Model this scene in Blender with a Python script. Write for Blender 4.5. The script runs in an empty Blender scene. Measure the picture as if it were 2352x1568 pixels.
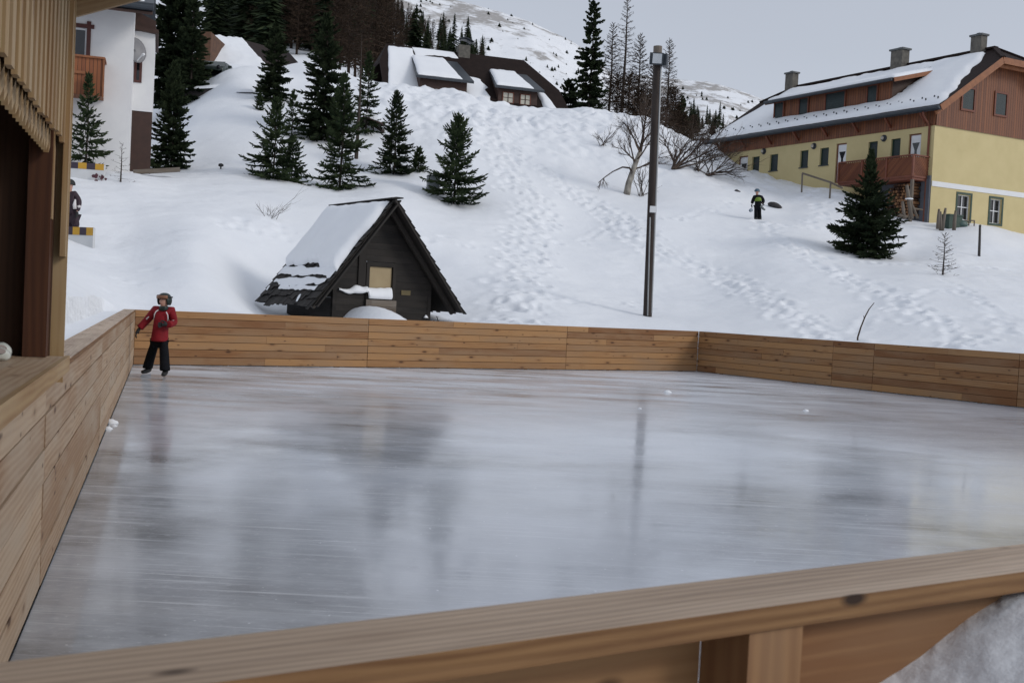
import bpy, math, random
import numpy as np
from mathutils import Vector, Matrix
random.seed(11)
rng = np.random.default_rng(11)
scene = bpy.context.scene
COL = scene.collection
rad = math.radians

# ------------------------------------------------------------------ camera
FPX, CX, CY = 2530.0, 1176.0, 784.0          # focal length and centre for a 2352 px wide picture
PITCH, ROLL, EYE = rad(-1.92), rad(2.866), 1.5
Fw = np.array([0, math.cos(PITCH), math.sin(PITCH)])
_r = np.array([1.0, 0, 0]); _u = np.cross(_r, Fw)
Rt = _r*math.cos(ROLL)+_u*math.sin(ROLL)
Up = _u*math.cos(ROLL)-_r*math.sin(ROLL)
CAM = np.array([0, 0, EYE])
def ray(u, v): return Fw+Rt*(u-CX)/FPX-Up*(v-CY)/FPX
def P(u, v, y):                                # the point at ground distance y seen at u, v
    d = ray(u, v); return CAM+d*(y/d[1])
def onz(u, v, z):
    d = ray(u, v); return CAM+d*((z-EYE)/d[2])
def onplane(u, v, p, n):
    d = ray(u, v); return CAM+d*(np.dot(np.array(p)-CAM, n)/np.dot(d, n))
def az(deg): return np.array([math.sin(rad(deg)), math.cos(rad(deg)), 0.0])
Z = np.array([0, 0, 1.0])

cd = bpy.data.cameras.new('camera'); co = bpy.data.objects.new('camera', cd); COL.objects.link(co)
cd.sensor_width = 36; cd.lens = 36*FPX/2352; cd.clip_end = 20000; cd.clip_start = 0.05
co.matrix_world = Matrix(((Rt[0], Up[0], -Fw[0], 0), (Rt[1], Up[1], -Fw[1], 0), (Rt[2], Up[2], -Fw[2], EYE), (0, 0, 0, 1)))
cd.dof.use_dof = True; cd.dof.focus_distance = 24; cd.dof.aperture_fstop = 10
scene.camera = co

# ------------------------------------------------------------------ helpers
def tag(o, label=None, cat=None, group=None, kind=None):
    if label: o['label'] = label
    if cat: o['category'] = cat
    if group: o['group'] = group
    if kind: o['kind'] = kind
    return o
def thing(name, loc, label, cat, group=None):
    o = bpy.data.objects.new(name, None); COL.objects.link(o)
    o.location = Vector(loc); o.empty_display_size = 0.3
    return tag(o, label, cat, group)
def adopt(o, parent):
    if parent is not None:
        o.parent = parent
        o.matrix_parent_inverse = wm(parent).inverted()
    return o
def wm(o):
    m = o.matrix_basis.copy()
    if o.parent: m = wm(o.parent) @ o.matrix_parent_inverse @ m
    return m
def kids(o): return [c for c in bpy.data.objects if c.parent == o]
def copy_tree(o, parent=None, ch=None):
    c = o.copy(); COL.objects.link(c)
    if parent: c.parent = parent
    for k in (kids(o) if ch is None else ch): copy_tree(k, c)
    return c
nrm = lambda a: np.array(a, float)/max(1e-9, np.linalg.norm(a))

class MB:
    def __init__(s): s.V = []; s.F = []; s.UV = []; s.T = []; s.tint = 0.5; s.off = (0, 0)
    def face(s, pts, uvs=None, tint=None):
        i = len(s.V); s.V.extend([tuple(map(float, p)) for p in pts]); s.F.append(tuple(range(i, i+len(pts))))
        s.UV.append(uvs if uvs else [(0, 0)]*len(pts)); s.T.append(s.tint if tint is None else tint)
    def obox(s, c, a, b, d, tint=None):          # centre and three half axes; grain runs along the longest
        c, a, b, d = [np.array(q, float) for q in (c, a, b, d)]
        if np.dot(np.cross(a, b), d) < 0: d = -d
        ax = [a, b, d]; L = [np.linalg.norm(q) for q in ax]; g = int(np.argmax(L))
        ox, oy = random.uniform(0, 60), random.uniform(0, 60)
        def uv(v):
            q = [v[0]*L[0], v[1]*L[1], v[2]*L[2]]; o = [q[k] for k in range(3) if k != g]
            return (q[g]+ox, o[0]+o[1]+oy)
        for k in range(3):
            i, j = (k+1) % 3, (k+2) % 3
            for sg in (1, -1):
                lp = []
                for (p, q) in ((1, 1), (-1, 1), (-1, -1), (1, -1)):
                    v = [0, 0, 0]; v[k] = sg; v[i] = p; v[j] = q; lp.append(v)
                if sg < 0: lp.reverse()
                s.face([c+a*v[0]+b*v[1]+d*v[2] for v in lp], [uv(v) for v in lp], tint)
    def box(s, lo, hi, tint=None):
        lo, hi = np.array(lo, float), np.array(hi, float); h = (hi-lo)/2
        s.obox((lo+hi)/2, (h[0], 0, 0), (0, h[1], 0), (0, 0, h[2]), tint)
    def bar(s, p, q, w, h, up=Z, tint=None):      # w across, h along up
        p, q = np.array(p, float), np.array(q, float); d = q-p
        x = np.cross(d, up); x = nrm(x if np.linalg.norm(x) > 1e-6 else np.cross(d, (1, 0.01, 0))); y = nrm(np.cross(x, d))
        s.obox((p+q)/2, d/2, x*w/2, y*h/2, tint)
    def tube(s, pts, r, n=8, cap=True, tint=None):
        pts = [np.array(p, float) for p in pts]; rs = r if hasattr(r, '__len__') else [r]*len(pts)
        i0 = len(s.V); ln = 0; prev = None
        d0 = nrm(pts[1]-pts[0]); x = nrm(np.cross(d0, (0.13, 0.31, 1) if abs(d0[2]) < .9 else (1, 0.1, 0)))
        lens = []
        for k, p in enumerate(pts):
            d = nrm(pts[min(k+1, len(pts)-1)]-pts[max(k-1, 0)])
            x = nrm(x-d*np.dot(x, d)); y = np.cross(d, x)
            if k: ln += np.linalg.norm(p-pts[k-1])
            lens.append(ln)
            for j in range(n):
                t = 2*math.pi*j/n; s.V.append(tuple(p+(x*math.cos(t)+y*math.sin(t))*rs[k]))
        tt = s.tint if tint is None else tint
        for k in range(len(pts)-1):
            for j in range(n):
                a, b = i0+k*n+j, i0+k*n+(j+1) % n
                s.F.append((a, b, b+n, a+n)); c = 6.283*rs[k]/n
                s.UV.append([(lens[k], c*j), (lens[k], c*(j+1)), (lens[k+1], c*(j+1)), (lens[k+1], c*j)]); s.T.append(tt)
        if cap:
            for k, rv in ((0, True), (len(pts)-1, False)):
                ix = [i0+k*n+j for j in range(n)]
                if rv: ix.reverse()
                s.F.append(tuple(ix)); s.UV.append([(0, 0)]*n); s.T.append(tt)
    def prism(s, poly, ext, tint=None):
        poly = [np.array(p, float) for p in poly]; ext = np.array(ext, float)
        nn = np.zeros(3)
        for k in range(len(poly)): nn += np.cross(poly[k], poly[(k+1) % len(poly)])
        if np.dot(nn, ext) > 0: poly = poly[::-1]
        x = nrm(poly[1]-poly[0]); y = nrm(np.cross(nn, x)); uv = lambda p: (np.dot(p, x), np.dot(p, y))
        s.face(poly, [uv(p) for p in poly], tint)
        s.face([p+ext for p in poly[::-1]], [uv(p) for p in poly[::-1]], tint)
        for k in range(len(poly)):
            a, b = poly[k], poly[(k+1) % len(poly)]; L = np.linalg.norm(b-a); e = np.linalg.norm(ext)
            s.face([b, a, a+ext, b+ext], [(L, 0), (0, 0), (0, e), (L, e)], tint)
    def lathe(s, c, prof, n=16, axis=Z, tint=None):  # prof: (radius, height) pairs
        axis = nrm(axis); s.tube([np.array(c, float)+axis*h for r, h in prof], [max(r, 1e-4) for r, h in prof], n, True, tint)
    def grid(s, pts, tint=None):                   # rows of points
        i0 = len(s.V); R, C = len(pts), len(pts[0])
        for row in pts:
            for p in row: s.V.append(tuple(map(float, p)))
        for i in range(R-1):
            for j in range(C-1):
                a = i0+i*C+j; s.F.append((a, a+1, a+C+1, a+C))
                s.UV.append([(j*.1, i*.1), (j*.1+.1, i*.1), (j*.1+.1, i*.1+.1), (j*.1, i*.1+.1)]); s.T.append(s.tint if tint is None else tint)
    def build(s, name, mat, parent=None, smooth=False, local=False):
        me = bpy.data.meshes.new(name); me.from_pydata(s.V, [], s.F)
        uvl = me.uv_layers.new(name='UVMap')
        flat = [c for f in s.UV for uv in f for c in uv]
        if len(flat) == 2*len(me.loops): uvl.data.foreach_set('uv', flat)
        at = me.attributes.new('tint', 'FLOAT', 'FACE'); at.data.foreach_set('value', s.T)
        me.materials.append(mat)
        if smooth: me.polygons.foreach_set('use_smooth', [True]*len(me.polygons))
        o = bpy.data.objects.new(name, me); COL.objects.link(o)
        if parent is not None:
            if local: o.parent = parent
            else: adopt(o, parent)
        return o
def bevel(o, w=0.008, seg=2):
    m = o.modifiers.new('bevel', 'BEVEL'); m.width = w; m.segments = seg; m.limit_method = 'ANGLE'; m.angle_limit = rad(40); return o

# ------------------------------------------------------------------ noise on the ground plane
def _hash(ix, iy, k):
    h = (ix.astype(np.int64)*374761393+iy.astype(np.int64)*668265263+k*974711) & 0x7fffffff
    h = ((h ^ (h >> 13))*1274126177) & 0x7fffffff
    return ((h ^ (h >> 16)) & 0xffff)/65535.0
def vnoise(x, y, k=0):
    ix, iy = np.floor(x), np.floor(y); fx, fy = x-ix, y-iy
    fx = fx*fx*(3-2*fx); fy = fy*fy*(3-2*fy)
    a, b = _hash(ix, iy, k), _hash(ix+1, iy, k); c, d = _hash(ix, iy+1, k), _hash(ix+1, iy+1, k)
    return (a*(1-fx)+b*fx)*(1-fy)+(c*(1-fx)+d*fx)*fy-0.5
def fbm(x, y, o=4, k=0):
    s = 0; a = 1
    for i in range(o): s = s+a*vnoise(x*2**i+17*i, y*2**i-9*i, k+i); a *= .5
    return s
def sstep(a, b, x):
    t = np.clip((x-a)/(b-a), 0, 1); return t*t*(3-2*t)

# ------------------------------------------------------------------ materials
def newmat(name):
    m = bpy.data.materials.new(name); m.use_nodes = True; nt = m.node_tree
    return m, nt, nt.nodes['Principled BSDF']
def nd(nt, t, **kw):
    n = nt.nodes.new(t)
    for k, v in kw.items():
        if k in n.inputs: n.inputs[k].default_value = v
        else: setattr(n, k, v)
    return n
def mixc(nt, fac, a, b, mode='MIX'):
    n = nt.nodes.new('ShaderNodeMix'); n.data_type = 'RGBA'; n.blend_type = mode
    def st(i, v):
        if isinstance(v, bpy.types.NodeSocket): nt.links.new(v, n.inputs[i])
        elif isinstance(v, (int, float)): n.inputs[i].default_value = v
        else: n.inputs[i].default_value = (*v, 1)
    st(0, fac); st(6, a); st(7, b); return n.outputs[2]
def maprange(nt, v, a, b, c=0, d=1):
    n = nd(nt, 'ShaderNodeMapRange'); nt.links.new(v, n.inputs[0])
    for i, q in zip((1, 2, 3, 4), (a, b, c, d)): n.inputs[i].default_value = q
    return n.outputs[0]
def math2(nt, op, a, b):
    n = nd(nt, 'ShaderNodeMath', operation=op)
    for i, q in enumerate((a, b)):
        if isinstance(q, bpy.types.NodeSocket): nt.links.new(q, n.inputs[i])
        else: n.inputs[i].default_value = q
    return n.outputs[0]
def coords(nt, kind='Object', scale=(1, 1, 1), rot=(0, 0, 0)):
    tc = nd(nt, 'ShaderNodeTexCoord'); mp = nd(nt, 'ShaderNodeMapping'); mp.inputs['Scale'].default_value = scale
    mp.inputs['Rotation'].default_value = rot
    nt.links.new(tc.outputs[kind], mp.inputs[0]); return mp.outputs[0]
def noise(nt, vec, scale, detail=4, rough=.55, dist=0):
    n = nd(nt, 'ShaderNodeTexNoise', Scale=scale, Detail=detail, Roughness=rough, Distortion=dist); nt.links.new(vec, n.inputs[0]); return n.outputs[0]
def bump(nt, b, h, strength, dist=.02):
    n = nd(nt, 'ShaderNodeBump', Strength=strength, Distance=dist); nt.links.new(h, n.inputs['Height']); nt.links.new(n.outputs[0], b.inputs['Normal']); return n
MATS = {}
def plain(name, c1, c2=None, scale=3, rough=.6, bmp=0, metal=0, spec=.5, stretch=(1, 1, 1), detail=5):
    if name in MATS: return MATS[name]
    m, nt, b = newmat(name); c2 = c2 or tuple(x*.8 for x in c1)
    v = coords(nt, 'Object', stretch); f = noise(nt, v, scale, detail)
    nt.links.new(mixc(nt, maprange(nt, f, .3, .7), c1, c2), b.inputs['Base Color'])
    b.inputs['Roughness'].default_value = rough; b.inputs['Metallic'].default_value = metal; b.inputs['Specular IOR Level'].default_value = spec
    if bmp: bump(nt, b, noise(nt, v, scale*6, 4), bmp)
    MATS[name] = m; return m
def wood(name, light, dark, knot, gs=1.0, rough=.65, knots=1.0, var=.5, grey=None, bmp=.25, topgrey=None, kp=(.46, .74)):
    m, nt, b = newmat(name)
    uv = coords(nt, 'UV', (1, 1, 1))
    g1 = noise(nt, coords(nt, 'UV', (.9*gs, 16*gs, 1)), 2.2, 6, .6, .6)
    g2 = noise(nt, coords(nt, 'UV', (.5*gs, 4*gs, 1)), 1.6, 3, .5, .4)
    wv = nd(nt, 'ShaderNodeTexWave', wave_type='BANDS', bands_direction='Y', Scale=5.5*gs, Distortion=9.0, Detail=2.0)
    wv.inputs['Detail Scale'].default_value = .6
    nt.links.new(coords(nt, 'UV', (.22, 1.6, 1)), wv.inputs[0])
    at = nd(nt, 'ShaderNodeAttribute', attribute_name='tint')
    f = math2(nt, 'ADD', math2(nt, 'MULTIPLY', g1, .45), math2(nt, 'ADD', math2(nt, 'MULTIPLY', wv.outputs[1], .22), math2(nt, 'MULTIPLY', g2, .33)))
    f = math2(nt, 'ADD', f, math2(nt, 'MULTIPLY', math2(nt, 'SUBTRACT', at.outputs['Fac'], .5), var))
    c = mixc(nt, maprange(nt, f, .32, .72), light, dark)
    if grey:
        c = mixc(nt, maprange(nt, noise(nt, coords(nt, 'UV', (.5, 2.0, 1)), 1.3, 4), .42, .68, 0, .8), c, grey)
    if topgrey:                                    # weathered upper side; the darker front has its shade put into the colour
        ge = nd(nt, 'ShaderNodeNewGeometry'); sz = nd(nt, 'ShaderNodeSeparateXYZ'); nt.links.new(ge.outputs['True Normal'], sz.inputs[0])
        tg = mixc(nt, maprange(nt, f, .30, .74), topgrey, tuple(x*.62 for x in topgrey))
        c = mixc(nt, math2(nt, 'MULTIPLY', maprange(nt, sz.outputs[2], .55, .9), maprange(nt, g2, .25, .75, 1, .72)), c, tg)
    vo = nd(nt, 'ShaderNodeTexVoronoi', Scale=1.0, Randomness=1.0); nt.links.new(coords(nt, 'UV', (2.3, 6.5, 1)), vo.inputs[0])
    sp = nd(nt, 'ShaderNodeSeparateColor'); nt.links.new(vo.outputs['Color'], sp.inputs[0])
    pick = maprange(nt, sp.outputs[0], kp[0], kp[0]+.04)
    kn = math2(nt, 'MULTIPLY', maprange(nt, vo.outputs['Distance'], .17, .07), pick)
    halo = math2(nt, 'MULTIPLY', maprange(nt, vo.outputs['Distance'], .34, .12, 0, .45), pick)
    c = mixc(nt, math2(nt, 'MULTIPLY', halo, knots), c, dark)
    c = mixc(nt, math2(nt, 'MULTIPLY', kn, .85*knots), c, knot)
    v2 = nd(nt, 'ShaderNodeTexVoronoi', Scale=1.0, Randomness=1.0); nt.links.new(coords(nt, 'UV', (5.2, 13, 1)), v2.inputs[0])
    s2 = nd(nt, 'ShaderNodeSeparateColor'); nt.links.new(v2.outputs['Color'], s2.inputs[0])
    k2 = math2(nt, 'MULTIPLY', maprange(nt, v2.outputs['Distance'], .20, .09), maprange(nt, s2.outputs[1], kp[1], kp[1]+.04))
    c = mixc(nt, math2(nt, 'MULTIPLY', k2, .8*knots), c, knot)
    nt.links.new(c, b.inputs['Base Color']); b.inputs['Roughness'].default_value = rough; b.inputs['Specular IOR Level'].default_value = .3
    bump(nt, b, g1, bmp, .004); MATS[name] = m; return m
def slatwood(name, c1, c2, period=.12, rough=.6, axis=0, gap=.09):   # boards with dark joints, laid out in metres by UV
    m, nt, b = newmat(name)
    tc = nd(nt, 'ShaderNodeTexCoord'); sx = nd(nt, 'ShaderNodeSeparateXYZ'); nt.links.new(tc.outputs['UV'], sx.inputs[0])
    q = math2(nt, 'DIVIDE', sx.outputs[axis], period); fr = math2(nt, 'FRACT', q, 0.0); fl = math2(nt, 'FLOOR', q, 0.0)
    wn = nd(nt, 'ShaderNodeTexWhiteNoise', noise_dimensions='1D'); nt.links.new(fl, wn.inputs['W'])
    g = noise(nt, coords(nt, 'UV', (12, 1.2, 1) if axis == 0 else (1.2, 12, 1)), 2, 4)
    f = math2(nt, 'ADD', math2(nt, 'MULTIPLY', wn.outputs[0], .5), math2(nt, 'MULTIPLY', g, .5))
    c = mixc(nt, maprange(nt, f, .2, .8), c1, c2)
    jt = maprange(nt, math2(nt, 'ABSOLUTE', math2(nt, 'SUBTRACT', fr, .5), 0), .5-gap, .5-gap*.5)
    c = mixc(nt, jt, c, tuple(x*.3 for x in c2))
    nt.links.new(c, b.inputs['Base Color']); b.inputs['Roughness'].default_value = rough
    bump(nt, b, math2(nt, 'SUBTRACT', 1, jt), .6, .02); MATS[name] = m; return m

M_rink = wood('larch_planks', (.37, .20, .085), (.20, .088, .034), (.045, .018, .009), grey=(.29, .18, .10), var=.8)
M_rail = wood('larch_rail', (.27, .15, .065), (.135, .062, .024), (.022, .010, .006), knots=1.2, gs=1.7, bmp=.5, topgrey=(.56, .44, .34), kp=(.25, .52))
M_left = wood('larch_pale_planks', (.44, .32, .215), (.27, .165, .095), (.06, .026, .013), grey=(.40, .32, .24), knots=1.0, var=.45)
M_kiosk = wood('larch_battens', (.37, .25, .125), (.25, .145, .065), (.10, .04, .02), knots=.6, grey=(.42, .32, .2))
M_kioskred = wood('larch_boards_red', (.085, .032, .014), (.050, .018, .009), (.02, .01, .006), knots=.6)
M_dark = wood('dark_stained_logs', (.014, .011, .009), (.006, .005, .0045), (.005, .004, .003), knots=.3, gs=1.5, grey=(.028, .023, .020))
M_oldgrey = wood('weathered_grey_wood', (.16, .13, .10), (.085, .065, .05), (.04, .03, .02), grey=(.2, .18, .16))
M_kioskin = wood('kiosk_inner_boards', (.065, .032, .017), (.038, .018, .010), (.02, .01, .006), knots=.3)  # darker than the outer battens: the inside shade is put into the board colour
M_black = plain('black_rubber', (.012, .012, .013), rough=.6)

def snowmat(name, c1, c2, big=.35, fine=9, b1=.35):
    m, nt, b = newmat(name); v = coords(nt, 'Object')
    f = noise(nt, v, big, 5)
    nt.links.new(mixc(nt, maprange(nt, f, .3, .7), c1, c2), b.inputs['Base Color'])
    b.inputs['Roughness'].default_value = .55; b.inputs['Specular IOR Level'].default_value = .25
    h = math2(nt, 'ADD', noise(nt, v, fine, 6, .65), math2(nt, 'MULTIPLY', noise(nt, v, fine*.25, 4), 1.6))
    bump(nt, b, h, b1, .045); return m
M_snow = snowmat('snow', (.82, .84, .875), (.76, .785, .83), b1=.24)
M_roofsnow = snowmat('roof_snow', (.82, .84, .87), (.79, .81, .85), 1.5, 5, .15)
# ------------------------------------------------------------------ the snowfield: heights from a set of surveyed ground points
NL = np.array([-.894, 1.072])                    # near left corner of the rink
SURV = {
 -250: [(5, 830), (9, 740), (14, 680), (20, 628), (28, 565), (33, 478), (36.5, 410), (39, 380), (46, 365), (60, 330), (90, 250)],
 150: [(5, 800), (8, 735), (14, 682), (20, 634), (28, 574), (33, 490), (36.5, 425), (39, 394), (41, 385), (44, 378), (52, 360), (60, 330), (90, 250)],
 300: [(22.2, 722), (25, 672), (29, 596), (34, 495), (37.5, 428), (40, 402), (43, 391), (46, 384), (52, 366), (60, 335), (90, 250)],
 450: [(22.8, 726), (26, 650), (30, 560), (36, 472), (42, 412), (46, 386), (52, 325), (58, 250), (61, 234), (64, 202), (68, 184), (76, 165), (90, 150)],
 600: [(23.3, 733), (26.5, 728), (29.5, 690), (33, 575), (36, 490), (40, 441), (43, 412), (47, 378), (52, 310), (57, 250), (61, 206), (66, 182), (76, 165), (90, 150)],
 750: [(24.3, 738), (27.5, 736), (30.5, 705), (34, 580), (38, 494), (42, 447), (46, 424), (50, 374), (54, 312), (60, 240), (65, 184), (68, 164), (76, 178), (90, 190)],
 900: [(25.1, 742), (28.2, 740), (31, 705), (36, 560), (41, 472), (46, 424), (50, 392), (55, 322), (60, 252), (66, 197), (69, 188), (78, 210), (90, 225)],
 1050: [(26, 746), (29, 733), (32, 685), (36, 590), (41, 514), (46, 464), (50, 402), (56, 310), (62, 246), (67, 213), (70, 209), (80, 230), (90, 240)],
 1200: [(27, 750), (31, 693), (37, 602), (43, 520), (48, 450), (54, 370), (60, 296), (66, 250), (69, 243), (73, 246), (82, 262), (90, 280)],
 1350: [(28, 754), (32, 702), (38, 620), (44, 540), (50, 460), (56, 372), (62, 292), (67, 252), (70, 247), (80, 274), (90, 290)],
 1500: [(29, 760), (32, 726), (38, 640), (44, 545), (48, 492), (52, 450), (57, 384), (62, 316), (66, 278), (69, 275), (80, 320), (90, 340)],
 1650: [(28.8, 764), (33, 712), (38, 645), (44, 562), (50, 485), (56, 420), (60, 386), (64, 346), (67, 338), (76, 385), (90, 410)],
 1800: [(27.5, 772), (31, 715), (36, 645), (42, 572), (47, 522), (50, 500), (54, 462), (58, 424), (62, 404), (70, 415), (90, 430)],
 1950: [(26, 783), (30, 722), (35, 655), (40, 602), (43, 579), (48, 533), (52, 472), (56, 440), (62, 436), (90, 450)],
 2100: [(24.6, 794), (28, 735), (33, 667), (38, 620), (43, 590), (47, 550), (50, 518), (53, 507), (60, 500), (90, 500)],
 2250: [(23.2, 804), (27, 747), (32, 680), (37, 638), (42, 602), (46, 557), (50, 522), (53, 517), (60, 512), (90, 515)],
 2352: [(22.3, 811), (26, 757), (31, 697), (36, 654), (42, 614), (48, 564), (51, 542), (55, 538), (60, 535), (90, 535)],
 2750: [(18, 830), (22, 790), (28, 735), (36, 670), (44, 612), (50, 570), (56, 560), (90, 555)],
}
pts = np.array([P(u, v, y) for u, L in SURV.items() for y, v in L])
KS = 4.0
def _st(x, y):
    yy = np.maximum(y, 5.0)
    return np.clip(x/yy, -.58, .62)*KS, np.log(np.clip(yy, 5.0, 90.0))
cs, ct = _st(pts[:, 0], pts[:, 1]); ce = (pts[:, 2]-EYE)/pts[:, 1]
def _phi(r2): return np.where(r2 > 1e-12, 0.5*r2*np.log(np.maximum(r2, 1e-12)), 0)
NCP = len(cs)
A = np.zeros((NCP+3, NCP+3)); A[:NCP, :NCP] = _phi((cs[:, None]-cs)**2+(ct[:, None]-ct)**2)+np.eye(NCP)*1e-4
A[:NCP, NCP] = 1; A[:NCP, NCP+1] = cs; A[:NCP, NCP+2] = ct; A[NCP:, :NCP] = A[:NCP, NCP:].T
wt = np.linalg.solve(A, np.concatenate([ce, np.zeros(3)]))
def base(x, y):
    x = np.asarray(x, float); y = np.asarray(y, float); sh = x.shape; x = x.ravel(); y = y.ravel()
    s, t = _st(x, y); e = np.empty_like(s)
    for i in range(0, len(s), 20000):
        sl = slice(i, i+20000)
        e[sl] = _phi((s[sl, None]-cs)**2+(t[sl, None]-ct)**2) @ wt[:NCP]+wt[NCP]+wt[NCP+1]*s[sl]+wt[NCP+2]*t[sl]
    z = EYE+e*np.clip(y, 5.0, 90.0)
    r = np.hypot(x, y); near = -.12+.02*np.sin(x*3)
    ra, ro = (x-NL[0])*.853+(y-NL[1])*.522, (x-NL[0])*.522-(y-NL[1])*.853
    heap = np.clip(1.0+.40*(ra-1.85)+.20*np.clip(ro-.12, 0, 1.2), 0, 1.125+.12*np.clip(ro, 0, .8))*(1-sstep(3.2, 5.2, ra))*(1-.8*sstep(.9, 1.7, ro))*sstep(.2, 1.0, ra)*(y > -.5)
    z = (near+heap)+(z-near-heap)*sstep(3.2, 5.4, r+.6*np.maximum(0, -x)*(y > 2))
    return z.reshape(sh)
def hit(u, v, y0=6.0, y1=115.0):              # where the sight line through u, v meets the snow
    d = ray(u, v); ys = np.arange(y0, y1, .05); x = d[0]/d[1]*ys; zr = EYE+d[2]/d[1]*ys
    g = base(x, ys); k = np.where(zr <= g)[0]
    k = k[0] if len(k) else len(ys)-1
    return np.array([x[k], ys[k], g[k]])

# ------------------------------------------------------------------ rink outline
BH = 1.05
FL = onz(306, 838, 0)[:2]; FR = onz(1600, 853, 0)[:2]; e_ = onz(2352, 937, 0)[:2]
nd_ = nrm(np.array([1.635, 1.0])); q_ = np.linalg.solve(np.array([e_-FR, -nd_]).T, NL-FR); NR = FR+(e_-FR)*q_[0]
POLY = [NL, NR, FR, FL]                        # anticlockwise
def outside(x, y):
    d = np.full(np.shape(x), -1e9)
    for k in range(4):
        a, b = POLY[k], POLY[(k+1) % 4]; t = nrm(b-a)
        d = np.maximum(d, (x-a[0])*t[1]-(y-a[1])*t[0])
    return d

# footprints and sledge tracks: polylines on the picture carried to the snow they lie on
TRACKS = [  # points, lateral spread, count per metre, depth, radius
 ([(1190, 745), (1195, 640), (1225, 540), (1230, 470), (1180, 420), (1150, 340), (1170, 260)], 1.0, 9, .15, .18),
 ([(1080, 240), (1130, 300), (1200, 360), (1290, 420), (1380, 470), (1450, 520), (1560, 590), (1690, 650), (1800, 705), (1880, 760), (1930, 790)], .62, 7, .13, .17),
 ([(1280, 430), (1370, 490), (1440, 545), (1530, 600)], .5, 6, .13, .17),
 ([(1740, 505), (1800, 560), (1890, 600), (1990, 660), (2120, 720), (2240, 800)], .6, 6, .12, .17),
 ([(1330, 560), (1420, 520), (1560, 505), (1650, 480), (1740, 445)], .25, 3, .09, .15),
 ([(480, 520), (640, 525), (760, 540), (960, 545), (1100, 560), (1200, 570)], .8, 4, .09, .17),
 ([(1100, 240), (1200, 270), (1330, 300), (1420, 260)], 1.1, 7, .16, .25),
 ([(900, 215), (1000, 235), (1100, 270), (1060, 330)], 1.1, 6, .15, .25),
 ([(1500, 700), (1300, 690), (1110, 700)], .6, 3, .09, .16),
 ([(260, 690), (330, 620), (420, 600)], .5, 1.4, .08, .16),
 ([(1960, 760), (2090, 690), (2230, 660)], .3, 2, .07, .15),
 ([(1760, 560), (1900, 590), (2100, 605), (2352, 625)], .25, 2.5, .08, .14),
 ([(2170, 640), (2250, 690), (2352, 780)], .2, 2.2, .08, .14),
 ([(1800, 470), (1850, 450), (1890, 430), (1900, 480), (1850, 520), (1790, 520)], .6, 4, .12, .18),
]
DENTS = []
for ti, (L, sp_, den, dep, rd) in enumerate(TRACKS):
    H_ = [hit(*p) for p in L]
    for a, b in zip(H_[:-1], H_[1:]):
        ln = np.linalg.norm(b-a); t = nrm(b-a); sd = np.array([-t[1], t[0], 0])
        for k in range(int(ln*den*1.5)):
            q = random.gauss(0, 1); q = q if abs(q) < 1.8 else q*.4
            p = a+(b-a)*random.random()+sd*q*sp_*.62; s_ = random.choice((.45, .6, .8, 1, 1.25)); DENTS.append((p[0], p[1], dep*.62*random.uniform(.4, 1.4)*min(1, s_+.2)*min(1, .45+p[1]/75), rd*s_))
        if ti in (1, 2, 3, 4, 10, 11, 12):       # sledge or ski grooves
            for k in range(int(ln/.16)):
                if random.random() < .3: continue
                w_ = float(fbm(np.array([k*.09+ti*7]), np.array([ti*3.3]), 3, 13)[0]); p = a+t*(k*.16)+sd*(.9*w_); DENTS.append((p[0], p[1], random.uniform(.012, .04), random.uniform(.12, .2)))
BUMPS = []                                     # heaps and hollows in the snow cover
def heap(u, v, h, r, y=None):
    p = hit(u, v); BUMPS.append((p[0], p[1], h, r))

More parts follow.
